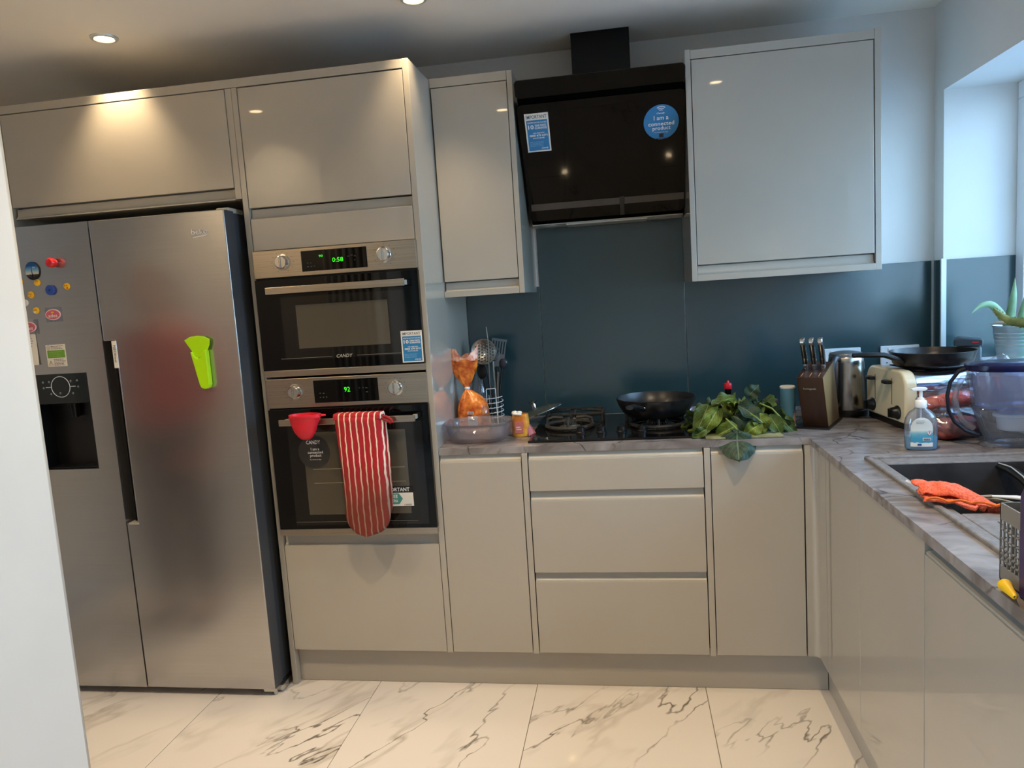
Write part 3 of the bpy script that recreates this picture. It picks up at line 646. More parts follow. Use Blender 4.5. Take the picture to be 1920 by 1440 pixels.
# ------------------------------------------------------------------ ovens
m_win = mat('oven_window', (78, 74, 64), .06, spec=.6); m_face = mat('oven_black_glass', (7, 7, 8), .04, spec=.3); m_inner = mat('oven_border_print', (20, 18, 17), .06)
m_prn = mat('panel_marks', (96, 90, 84), .6)
def knob(parent, x, y, z, r):
    k = part('knob', lathe(B(), [(r*1.28, 0), (r*1.28, .002), (r*1.05, .003), (r, .004), (r*.94, .021), (r*.86, .0225), (0, .0225)], (x, y, z), 36, M=Matrix.Rotation(PI/2, 4, 'X')), m_chrome, parent, smooth=True, sharp=30)
    part('grip_ridge', bx(x-.0022, x+.0022, y-.027, y-.020, z-r*.88, z+r*.88), m_steel, k, bevel=.001); return k
def oven(name, label, zt, zp, zg, zb, win, hz, brandz, clock, cx1):
    t = thing(name, label, 'oven', (.3, -.4, zb)); YO = -.672; x0, x1 = .003, .602
    part('cavity', bx(.012, .59, YO+.024, -.12, zb+.01, zt-.006), mat('oven_cavity', (40, 40, 42), .5), t)
    p = part('control_panel', bx(x0, x1, YO, YO+.022, zp, zt), m_steel, t, bevel=.0015)
    dp = part('display', bx(.186, .426, YO-.0012, YO, zp+.014, zt-.011), m_face, p)
    zc = (zp+zt)/2
    knob(p, .115, YO, zc+.004, .0225); knob(p, .489, YO, zc+.004, .0225)
    part('clock_digits', text(B(), clock, *cx1, YO-.002), m_green_em, dp)
    b = B(); rnd = random.Random(int(zt*100))
    for k in range(9):
        x = .206+.012*(k % 3)+(.15 if k > 4 else 0); z = zc-.02+.014*(k // 3)+rnd.uniform(-.002, .002); box(b, x, x+rnd.uniform(.003, .008), YO-.0018, YO-.0012, z, z+.003)
    part('display_icons', b, mat('dim_icons', (74, 78, 76), .5), dp, kind='stuff')
    b = B()
    for kx in (.115, .489):
        for k in range(12):
            a = PI*2*k/12; 
            if abs(math.sin(a)) > .95 and math.sin(a) < 0: continue
            x = kx+.040*math.cos(a); z = zc+.004+.036*math.sin(a); box(b, x-.0018, x+.0018, YO-.0004, YO, z-.0008, z+.0008)
    part('dial_marks', b, m_prn, p, kind='stuff')
    part('vent_gap', bx(x0+.004, x1-.004, YO+.006, YO+.02, zp-.008, zp), m_dark, t)
    g = part('glass_door', bx(x0, x1, YO-.002, YO+.02, zg, zp-.006), m_face, t, bevel=.001)
    part('window_border', bx(win[0]-.055, win[1]+.062, YO-.0023, YO-.002, win[2]-.04, win[3]+.03), m_inner, g)
    wn_ = part('window', bx(win[0], win[1], YO-.0028, YO-.0023, win[2], win[3]), m_win, g)
    part('bottom_trim', bx(x0, x1, YO-.002, YO+.02, zb, zg-.0005), m_steel, t, bevel=.001)
    h = part('handle', bx(.064, .566, YO-.052, YO-.044, hz[0], hz[1]), m_steel, g, bevel=.0012)
    for x in (.070, .548): part('handle_mount', bx(x, x+.014, YO-.045, YO-.002, hz[0]+.004, hz[1]-.004), m_rail, h)
    return t, g, wn_, YO
t, g, wn_, YO = oven('combination_oven', 'upper built-in oven with small window and blue sticker', 1.633, 1.537, 1.207, 1.184, (.148, .486, 1.282, 1.436), (1.478, 1.502), 1.25, '0:58', (.300, .340, 1.577, 1.592))
part('lettering', text(B(), 'CANDY', .284, .344, 1.243, 1.255, YO-.0032, shear=.25, bold=.01), mat('silver_print', (176, 172, 164), .4), g)
b = bx(.075, .268, YO-.0029, YO-.002, 1.2475, 1.2487); box(b, .36, .52, YO-.0029, YO-.002, 1.2475, 1.2487); part('silver_line', b, mat('silver_line', (130, 126, 120), .4), g, kind='stuff')
important_sticker(g, Matrix.Translation((.525, YO-.0035, 1.213)), .076, .110)
b = text(B(), '90', .252, .266, 1.597, 1.605, YO-.002); part('clock_digits', b, m_green_em, g)
t, g, wn_, YO = oven('single_oven', 'lower built-in oven with large window and striped glove on its handle', 1.176, 1.070, .618, .594, (.125, .512, .672, .978), (1.012, 1.034), 0, '92', (.300, .322, 1.120, 1.137))
m_rack = mat('rack_wire', (150, 140, 120), .3, metal=.4)
b = B()
for z in (.79, .842): box(b, .155, .500, YO-.0034, YO-.003, z-.0012, z+.0012)
part('rack_wire', b, m_rack, wn_, kind='stuff')
part('silver_line', bx(.07, .535, YO-.0029, YO-.002, .644, .6452), mat('silver_line', (110, 106, 100), .4), g)
sk = part('round_sticker', disc(B(), (.165, YO-.0034, .905), .060, 40, .0006), mat('grey_sticker', (44, 43, 44), .6), g)
b = B(); y = YO-.0045
text(b, 'CANDY', .138, .192, .935, .949, y, bold=.01); text(b, 'I am a', .154, .186, .912, .922, y, bold=.010); text(b, 'connected', .141, .199, .900, .910, y, bold=.010); text(b, 'product', .149, .192, .885, .898, y, bold=.010); text(b, 'Download the App', .147, .190, .8755, .880, y)
part('lettering', b, m_white, sk)
st = part('warranty_sticker', bx(.36, .523, YO-.0040, YO-.0034, .699, .7715), m_black, g)
part('white_field', bx(.36, .523, YO-.0044, YO-.0040, .699, .748), m_paper, st)
b = prism(B(), [(.40, .706), (.470, .706), (.484, .7265), (.470, .746), (.40, .746)], 'y', YO-.0048, YO-.0044); part('teal_arrow', b, mat('teal_print', (70, 140, 132), .6), st)
b = B(); text(b, 'IMPORTANT', .415, .511, .753, .767, YO-.0046, bold=.02); text(b, 'FREE', .432, .466, .729, .741, YO-.0052, bold=.02); text(b, 'EXTRA', .430, .466, .713, .724, YO-.0052, bold=.02); part('lettering', b, m_white, st)
part('lettering', text(B(), 'CANDY', .488, .517, .701, .707, YO-.005, bold=.01), m_inkd, st)
# red measuring cup hooked on the lower oven handle
def cup():
    c = (.150, -.742, 0); t = thing('silicone_cup', 'red silicone pouring cup hooked over the lower oven handle', 'cup', (.180, -.742, .963))
    M = Matrix()
    cx, cy = .180, -.762
    b = lathe(B(), [(0, .968), (.012, .969), (.024, .978), (.036, .998), (.0435, 1.022), (.048, 1.046), (.0485, 1.0465), (.0495, 1.047), (.0495, 1.058), (.046, 1.058), (.044, 1.046), (.039, 1.022), (.03, 1.0), (.018, .978), (0, .973)], (cx, cy, 0), 40, sx=1.08, sy=.80)
    for v in b.verts:
        if v.co.z > 1.03 and v.co.x > cx+.035: v.co.x += (v.co.x-cx-.035)*.5
    part('bowl', b, m_red, t, smooth=True, sharp=60)
    tube_pts = [(cx+.055, cy, 1.052), (cx+.068, cy-.006, 1.055), (cx+.078, cy, 1.053), (cx+.068, cy+.008, 1.051)]
    part('spout_loop', tube(B(), tube_pts, .0032, 8, closed=True), m_red, t, smooth=True)
    part('hook', bx(cx-.012, cx+.012, -.729, -.7245, 1.020, 1.050), m_red, t, bevel=.0015)
cup()
# striped oven glove
m_mitt = mat('striped_cotton', (176, 32, 44), .85)
N, L, p = nodes(m_mitt); tcn = nd(N, 'ShaderNodeTexCoord'); sp = nd(N, 'ShaderNodeSeparateXYZ'); L.new(tcn.outputs['Object'], sp.inputs[0])
nz = nd(N, 'ShaderNodeTexNoise'); nz.inputs['Scale'].default_value = 22; L.new(tcn.outputs['Object'], nz.inputs['Vector'])
ma = nd(N, 'ShaderNodeMath', operation='MULTIPLY_ADD'); ma.inputs[1].default_value = .009; L.new(nz.outputs[0], ma.inputs[0]); L.new(sp.outputs['X'], ma.inputs[2])
md_ = nd(N, 'ShaderNodeMath', operation='PINGPONG'); md_.inputs[1].default_value = .0109; L.new(ma.outputs[0], md_.inputs[0])
lt = nd(N, 'ShaderNodeMapRange'); lt.inputs[1].default_value = .0019; lt.inputs[2].default_value = .0026; lt.inputs[3].default_value = 1; lt.inputs[4].default_value = 0; L.new(md_.outputs[0], lt.inputs[0])
n2 = nd(N, 'ShaderNodeTexNoise'); n2.inputs['Scale'].default_value = 5; L.new(tcn.outputs['Object'], n2.inputs['Vector'])
cr2 = nd(N, 'ShaderNodeValToRGB'); cr2.color_ramp.elements[0].color = rgb(140, 22, 34); cr2.color_ramp.elements[1].color = rgb(188, 34, 46); L.new(n2.outputs[0], cr2.inputs[0])
mx = nd(N, 'ShaderNodeMix', data_type='RGBA'); mx.inputs[7].default_value = rgb(238, 216, 196); L.new(cr2.outputs[0], mx.inputs[6]); L.new(lt.outputs[0], mx.inputs[0])
# browned patch near the hand end
sg = nd(N, 'ShaderNodeMapRange'); sg.inputs[1].default_value = .80; sg.inputs[2].default_value = .94; sg.inputs[3].default_value = .78; sg.inputs[4].default_value = 0
wz = nd(N, 'ShaderNodeSeparateXYZ'); L.new(tcn.outputs['Object'], wz.inputs[0])
n3 = nd(N, 'ShaderNodeMath', operation='MULTIPLY_ADD'); n3.inputs[1].default_value = .12; L.new(n2.outputs[0], n3.inputs[0]); L.new(wz.outputs['Z'], n3.inputs[2])
L.new(n3.outputs[0], sg.inputs[0]); m3 = nd(N, 'ShaderNodeMix', data_type='RGBA'); m3.inputs[7].default_value = rgb(96, 48, 30); L.new(sg.outputs[0], m3.inputs[0]); L.new(mx.outputs[2], m3.inputs[6]); L.new(m3.outputs[2], p.inputs['Base Color'])
m_redc = mat('red_binding', (150, 24, 38), .8)
def glove():
    t = thing('oven_glove', 'red and cream striped double oven glove hanging from the lower oven handle', 'oven glove', (.37, -.74, 0)); 
    MW[t.name] = Matrix.Translation((-.37, .74, 0))
    def panel(nm, xc, w0, w1, zt, zb, y0, th, seed):
        b = B(); nz_, nx = 44, 16; F_, K_ = [], []
        for i in range(nz_+1):
            u = i/nz_; z = zt-(zt-zb)*u; w = w0+(w1-w0)*min(1, u*1.4); rr = w
            d = z-zb
            if d < w: rr = w*max(0, 1-((w-d)/w)**2.3)**(1/2.3)
            rr = max(rr, .002); ff, kk = [], []
            xo = .008*math.sin(u*3)
            for j in range(nx+1):
                v = -1+2*j/nx; x = xc+xo+rr*v; q = .0028*abs(math.sin((x*1+z)*70)*math.sin((x-z)*70))+.004*noise.noise((x*12, z*9, seed))
                e = math.sqrt(max(0, 1-abs(v)**4)); top = min(1, (zt-z)/.012+.0); e *= (.35+.65*top)
                ff.append(b.verts.new((x, y0-(th+q)*e, z))); kk.append(b.verts.new((x, y0+(th*.3)*e, z)))
            F_.append(ff); K_.append(kk)
        for G, s in ((F_, 0), (K_, 1)):
            for a, c in zip(G, G[1:]):
                for j in range(nx): b.faces.new((a[j], a[j+1], c[j+1], c[j]) if s == 0 else (a[j+1], a[j], c[j], c[j+1]))
        bmesh.ops.remove_doubles(b, verts=b.verts[:], dist=.0006)
        return part(nm, b, m_mitt, t, smooth=True, sharp=80)
    panel('front_glove', .366, .089, .083, 1.046, .612, -.734, .020, 1)
    panel('back_glove', .378, .074, .070, 1.030, .650, -.696, .008, 4)
    b = B(); pr = []
    for k in range(9):
        a = PI*k/8; pr.append((-.7225+(-.026)*math.cos(PI-a)*-1, 1.034+.014*math.sin(a)))
    b = prism(B(), [(-.752, 1.03), (-.750, 1.046), (-.742, 1.052), (-.708, 1.052), (-.700, 1.044), (-.698, 1.03), (-.704, 1.03), (-.708, 1.041), (-.738, 1.041), (-.742, 1.03)], 'x', .280, .452)
    part('fold_over_handle', b, m_mitt, t, smooth=True, sharp=70, bevel=.002)
    part('hanging_loop', tube(B(), [(.452, -.735, 1.040), (.470, -.740, 1.036), (.488, -.742, 1.024), (.492, -.742, 1.016), (.484, -.742, 1.014), (.468, -.740, 1.024), (.452, -.737, 1.030)], .0045, 8), m_redc, t, smooth=True)
glove()
# ------------------------------------------------------------------ hob and pan
ZH = .905
def hob():
    t = thing('gas_hob', 'black four burner gas hob with cast iron pan supports and front knobs', 'hob', (1.24, -.33, ZW))
    part('hob_plate', bx(.936, 1.541, -.600, -.085, ZW+.0005, ZH), mat('hob_black_glass', (15, 14, 14), .10), t, bevel=.002)
    for x in (1.118, 1.193, 1.266, 1.340):
        k = part('knob', lathe(B(), [(0, ZH), (.019, ZH), (.019, ZH+.003), (.0155, ZH+.006), (.0145, ZH+.021), (.012, ZH+.0225), (0, ZH+.0225)], (x, -.482, 0), 20), m_black, t, smooth=True)
        part('grip_ridge', bx(x-.003, x+.003, -.497, -.467, ZH+.018, ZH+.027), m_black, k, bevel=.001)
    def burner(x, y, r, big=False):
        bb = part('burner', lathe(B(), [(0, ZH), (r*1.75, ZH), (r*1.75, ZH+.003), (r*1.3, ZH+.006), (r, ZH+.010), (r, ZH+.018), (r*.9, ZH+.019), (0, ZH+.019)], (x, y, 0), 32), mat('burner_ring', (150, 148, 142), .3, metal=.9), t, smooth=True)
        b = B()
        for k in range(20):
            a = 2*PI*k/20; box(b, x+r*1.0*math.cos(a)-.002, x+r*1.0*math.cos(a)+.002, y+r*math.sin(a)-.002, y+r*math.sin(a)+.002, ZH+.010, ZH+.0185)
        part('flame_teeth', b, m_chrome, bb, kind='stuff')
        part('burner_cap', lathe(B(), [(0, ZH+.0265), (r*.86, ZH+.0255), (r*.9, ZH+.022), (r*.86, ZH+.019), (0, ZH+.019)], (x, y, 0), 32), m_iron, bb, smooth=True)
    burner(1.070, -.345, .024); burner(1.080, -.165, .032); burner(1.400, -.365, .036); burner(1.395, -.175, .026)
    def grate(cx, cy, w, d, label):
        g = part('pan_support', B(), m_iron, t, label=label) if False else None
        b = B(); x0, x1, y0, y1 = cx-w, cx+w, cy-d, cy+d; zt = ZH+.036
        for a in ((x0, y0, x1, y0), (x1, y0, x1, y1), (x1, y1, x0, y1), (x0, y1, x0, y0)):
            tube(b, [(a[0], a[1], zt-.006), ((a[0]+a[2])/2, (a[1]+a[3])/2, zt-.006), (a[2], a[3], zt-.006)], .0055, 6)
        for x, y in ((x0, y0), (x1, y0), (x1, y1), (x0, y1)): tube(b, [(x, y, ZH+.0005), (x, y, zt-.002)], .0065, 6)
        for sx_, sy_ in ((1, 0), (-1, 0), (0, 1), (0, -1)):
            ex, ey = cx+sx_*w, cy+sy_*d
            tube(b, [(ex, ey, zt-.006), (cx+sx_*w*.6, cy+sy_*d*.6, zt), (cx+sx_*.022, cy+sy_*.022, zt+.001)], .0055, 6)
        part('pan_support', b, m_iron, t, smooth=True, label=label)
    grate(1.080, -.170, .110, .072, 'back left pan support'); grate(1.395, -.180, .110, .078, 'back right pan support')
    # ring style front supports
    for cx, cy, r, lab in ((1.068, -.352, .088, 'front left ring pan support'), (1.400, -.368, .098, 'front right ring pan support')):
        b = tube(B(), [(cx+r*math.cos(2*PI*k/36), cy+r*math.sin(2*PI*k/36), ZH+.009) for k in range(36)], .008, 8, closed=True)
        for k in range(4):
            a = -PI/2+PI/2*k; u = (math.cos(a), math.sin(a))
            tube(b, [(cx+u[0]*r, cy+u[1]*r, ZH+.006), (cx+u[0]*(r-.004), cy+u[1]*(r-.004), ZH+.034), (cx+u[0]*r*.7, cy+u[1]*r*.7, ZH+.040), (cx+u[0]*.026, cy+u[1]*.026, ZH+.037)], .006, 8)
        part('pan_support', b, m_iron, t, smooth=True, label=lab)
hob()
m_pan = mat('pan_nonstick', (20, 20, 22), .30); noise_mix(m_pan, (16, 16, 18), (34, 33, 34), 40)
def frypan(name, label, c, r, zb, h, hdl, w=.014, rb=.72):
    t = thing(name, label, 'pan', (c[0], c[1], zb)); R = r
    part('pan_body', lathe(B(), [(0, zb), (R*rb, zb), (R*(rb+.12), zb+h*.22), (R*.97, zb+h*.72), (R, zb+h), (R*.985, zb+h+.001), (R*.94, zb+h*.72), (R*(rb+.08), zb+h*.25), (R*(rb-.04), zb+.004), (0, zb+.004)], (c[0], c[1], 0), 56), m_pan, t, smooth=True, sharp=60)
    n = len(hdl); part('handle', tube(B(), hdl, [w*s for s in ([.75]+[1.0]*(n-2)+[.85])], 10, flat=.62), m_black, t, smooth=True)
    return t
t = frypan('frying_pan', 'black frying pan standing on the right burner of the hob', (1.396, -.375), .146, ZH+.040, .068, [(1.345, -.505, .985), (1.335, -.53, .995), (1.315, -.60, 1.012), (1.298, -.66, 1.020)], .016)
part('rivet', ball(B(), (1.350, -.508, .992), .005), m_chrome, t, smooth=True)
# ------------------------------------------------------------------ greens on the board
def leafmat(name, a, b_, vein):
    m = mat(name, a, .5, spec=.35); N, L, p = nodes(m); tcn = nd(N, 'ShaderNodeTexCoord'); sp = nd(N, 'ShaderNodeSeparateXYZ'); L.new(tcn.outputs['UV'], sp.inputs[0])
    n = nd(N, 'ShaderNodeTexNoise'); n.inputs['Scale'].default_value = 45; n.inputs['Detail'].default_value = 4; L.new(tcn.outputs['Object'], n.inputs['Vector'])
    r = nd(N, 'ShaderNodeValToRGB'); r.color_ramp.elements[0].position = .35; r.color_ramp.elements[1].position = .68; r.color_ramp.elements[0].color = rgb(*a); r.color_ramp.elements[1].color = rgb(*b_); L.new(n.outputs[0], r.inputs[0])
    s = nd(N, 'ShaderNodeMath', operation='SUBTRACT'); s.inputs[1].default_value = .5; L.new(sp.outputs['Y'], s.inputs[0]); ab = nd(N, 'ShaderNodeMath', operation='ABSOLUTE'); L.new(s.outputs[0], ab.inputs[0])
    mid = nd(N, 'ShaderNodeMapRange'); mid.inputs[1].default_value = .008; mid.inputs[2].default_value = .03; mid.inputs[3].default_value = 1; mid.inputs[4].default_value = 0; L.new(ab.outputs[0], mid.inputs[0])
    # slanting side veins
    q = nd(N, 'ShaderNodeMath', operation='MULTIPLY_ADD'); q.inputs[1].default_value = -.9; L.new(ab.outputs[0], q.inputs[0]); L.new(sp.outputs['X'], q.inputs[2])
    pp = nd(N, 'ShaderNodeMath', operation='PINGPONG'); pp.inputs[1].default_value = .07; L.new(q.outputs[0], pp.inputs[0])
    sv = nd(N, 'ShaderNodeMapRange'); sv.inputs[1].default_value = .003; sv.inputs[2].default_value = .014; sv.inputs[3].default_value = .38; sv.inputs[4].default_value = 0; L.new(pp.outputs[0], sv.inputs[0])
    mxm = nd(N, 'ShaderNodeMath', operation='MAXIMUM'); L.new(mid.outputs[0], mxm.inputs[0]); L.new(sv.outputs[0], mxm.inputs[1])
    mx = nd(N, 'ShaderNodeMix', data_type='RGBA'); mx.inputs[7].default_value = rgb(*vein); L.new(mxm.outputs[0], mx.inputs[0]); L.new(r.outputs[0], mx.inputs[6]); L.new(mx.outputs[2], p.inputs['Base Color'])
    bp = nd(N, 'ShaderNodeBump'); bp.inputs['Strength'].default_value = .5; bp.inputs['Distance'].default_value = .002; L.new(n.outputs[0], bp.inputs['Height']); L.new(bp.outputs[0], p.inputs['Normal']); return m
LM = [leafmat('leaf_yellow_green', (60, 76, 18), (100, 118, 38), (150, 164, 84)), leafmat('leaf_mid_green', (40, 60, 20), (74, 96, 38), (124, 144, 78)), leafmat('leaf_dark_green', (24, 40, 30), (46, 68, 46), (84, 108, 78))]
def leaf(bm, base, dirv, up, L_, W_, bend=.5, cup=.25, curl=.0, wob=.01, seed=0, nu=11, nv=6):
    """blade growing from base along dirv, bending away from up; uv: along, across"""
    uvl = bm.loops.layers.uv.verify(); d = Vector(dirv).normalized(); u = Vector(up); u = (u-d*u.dot(d)).normalized(); pos = Vector(base); rows = []
    for i in range(nu+1):
        s = i/nu; side = d.cross(u).normalized(); w = W_*.5*(math.sin(PI*min(1, s**.72*.98+.02))**.75)+.0015
        row = []
        for j in range(nv+1):
            v = -1+2*j/nv
            off = u*(cup*w*v*v) + u*(wob*noise.noise(Vector((s*3.1+seed, v*1.7, seed*.37)))) + u*(wob*.6*math.sin(s*14+seed)*abs(v)**2)
            row.append((bm.verts.new(pos+side*(w*v)+off), s, (v+1)/2))
        rows.append(row)
        pos = pos+d*(L_/nu); R_ = Matrix.Rotation(-(bend+curl*s)/nu, 3, side); d = (R_ @ d).normalized(); u = (R_ @ u).normalized()
    for a, c in zip(rows, rows[1:]):
        for j in range(nv):
            q = (a[j], a[j+1], c[j+1], c[j]); f = bm.faces.new([k[0] for k in q])
            for lp, k in zip(f.loops, q): lp[uvl].uv = (k[1], k[2])
    return bm
m_stalk = mat('stalk_green', (112, 128, 62), .5)
def greens():
    part('chopping_board', bx(1.5475, 1.800, -.640, -.42, ZW+.0005, ZW+.008), noise_mix(mat('board', (150, 144, 100), .5), (84, 88, 40), (160, 158, 124), 14), label='thin chopping board under the pile of leafy greens', cat='chopping board', bevel=.002)
    t = thing('leafy_greens', 'heaped bunch of large leafy greens spilling over the worktop edge', 'leafy greens', (1.68, -.49, ZW+.009))
    rnd = random.Random(21); k = 0
    # core leaves that fill the mound
    def add(base, dirv, up, L_, W_, bend, cup, m, seed, curl=.3, wob=.012):
        b = leaf(B(), base, dirv, up, L_, W_, bend, cup, curl, wob, seed); return part('leaf', b, m, t, smooth=True, sharp=180, kind=None)
    cx, cy = 1.672, -.475; DZ = -.014
    for ring, (n, rr, zz, L_, W_, tilt) in enumerate(((20, .050, .952, .108, .062, -.28), (20, .035, .972, .098, .060, .0), (16, .028, .988, .088, .056, .15), (10, .02, 1.0, .066, .05, .5))):
        for i in range(n):
            a = 2*PI*i/n+rnd.uniform(-.25, .25)+ring*.3
            ex, ey = math.cos(a)*1.35, math.sin(a)*.95
            base = (cx+rr*ex+rnd.uniform(-.03, .03)*1.4, cy+rr*ey+rnd.uniform(-.012, .012), zz+DZ-.006+rnd.uniform(-.012, .008))
            dv = Vector((ex, ey, tilt+rnd.uniform(-.1, .25)))
            up = Vector((0, 0, 1))+Vector((rnd.uniform(-.7, .7), rnd.uniform(-.7, .3), 0))
            add(base, dv, up, L_*(.62 if ex > .3 and ey > .1 else 1)*rnd.uniform(.8, 1.12)*(1.12 if abs(math.cos(a)) > .6 else .86), W_*rnd.uniform(.75, 1.15), rnd.uniform(.7, 1.3), rnd.uniform(.2, .95)*rnd.choice((1, 1, -1)), LM[rnd.choice((0, 1, 1, 2, 0))], rnd.random()*50, rnd.uniform(-.4, .8), .02); k += 1
    # front leaves the photograph shows one by one
    add((1.57, -.545, 1.000), (-.42, -.35, -.72), (-.3, -1, .3), .115, .060, .4, .5, LM[1], 3.3)
    add((1.600, -.575, .995), (-.50, -.25, -.75), (0, -1, .2), .105, .055, .3, .3, LM[0], 7.1)
    add((1.655, -.56, 1.020), (-.7, -.3, .1), (0, -.5, 1), .085, .050, .9, .4, LM[1], 8.1)
    add((1.645, -.585, .965), (.75, -.25, -.35), (0, -1, .6), .095, .062, .5, -.5, LM[2], 9.4)
    add((1.665, -.57, 1.000), (.7, -.3, -.45), (0, -.9, .7), .105, .058, .3, .5, LM[2], 12.2)
    add((1.735, -.585, .975), (.02, -.2, -.75), (0, -1, .1), .075, .058, .1, .4, LM[0], 13.2)
    add((1.765, -.58, .965), (.35, -.2, -.65), (0, -1, .2), .080, .050, .3, .4, LM[1], 15.8)
    add((1.655, -.600, .935), (-.72, -.15, -.30), (0, -1, .4), .085, .052, .5, .4, LM[0], 17.8)
    add((1.79, -.53, .955), (.6, -.15, -.50), (0, -.8, .5), .10, .052, .3, .4, LM[1], 18.8)
    add((1.735, -.60, .940), (-.55, -.2, -.30), (0, -1, .4), .070, .050, .5, .3, LM[0], 19.3)
    add((1.555, -.60, .925), (-.5, -.1, -.22), (0, -1, .4), .055, .035, .3, .4, LM[1], 20.3)
    add((1.605, -.56, .985), (-.62, -.25, -.6), (0, -1, .5), .125, .05, .5, -.4, LM[1], 23.3)
    add((1.71, -.50, 1.018), (.35, -.2, .45), (0, -1, .4), .055, .05, 1.0, .4, LM[2], 24.3)
    # the big leaf hanging down over the worktop edge
    add((1.636, -.618, .925), (.30, -.75, -.05), (0, -.35, 1), .030, .02, .6, .2, LM[2], 30.1)
    b = leaf(B(), (1.650, -.634, .925), (-.04, -.42, -.90), (0, -1, .05), .115, .122, -.42, -.20, 0, .010, 31.3, 14, 10); part('leaf', b, LM[2], t, smooth=True, sharp=180, label='dark blue green leaf hanging over the worktop edge')
    for p0, p1, p2 in (((1.62, -.60, .96), (1.64, -.625, .94), (1.66, -.640, .918)), ((1.70, -.60, .975), (1.715, -.62, .965), (1.735, -.615, .945)), ((1.74, -.55, 1.0), (1.775, -.58, .985), (1.80, -.585, .955))):
        part('stalk', tube(B(), [p0, p1, p2], .003, 6), m_stalk, t, smooth=True)
greens()
# ------------------------------------------------------------------ left corner of the worktop
m_tub = glass('cloudy_plastic', (232, 230, 236), .06, .09, .06)
def tub():
    t = thing('plastic_tub', 'cloudy clear plastic tub tilted on the worktop left of the hob', 'tub', (.745, -.505, ZW))
    b = B(); n = 48; prof = [(0, .002), (.62, .002), (.78, .006), (.88, .022), (.96, .060), (1.0, .070), (1.02, .0705), (1.02, .0735), (.985, .0735), (.93, .058), (.85, .024), (.76, .010), (0, .006)]
    rings = []
    for r, z in prof:
        if r == 0: rings.append([b.verts.new((.745, -.505, ZW+z))]); continue
        rg = []
        for i in range(n):
            a = 2*PI*i/n; c, s = math.cos(a), math.sin(a); e = .72
            x = .745+.128*r*math.copysign(abs(c)**e, c); y = -.505+.104*r*math.copysign(abs(s)**e, s)
            rg.append(b.verts.new((x, y, ZW+z)))
        rings.append(rg)
    for a, c in zip(rings, rings[1:]):
        for i in range(n):
            j = (i+1) % n
            if len(a) == 1: b.faces.new((a[0], c[i], c[j]))
            elif len(c) == 1: b.faces.new((a[i], a[j], c[0]))
            else: b.faces.new((a[i], a[j], c[j], c[i]))
    part('tub_body', b, m_tub, t, smooth=True, sharp=70)
tub()
m_orange = mat('orange_film', (226, 118, 30), .25, spec=.6); noise_mix(m_orange, (176, 66, 8), (248, 150, 60), 38, bump=1.0)
m_orangep = mat('printed_film_pink', (214, 140, 116), .3); noise_mix(m_orangep, (196, 110, 88), (232, 190, 172), 60, bump=.6)
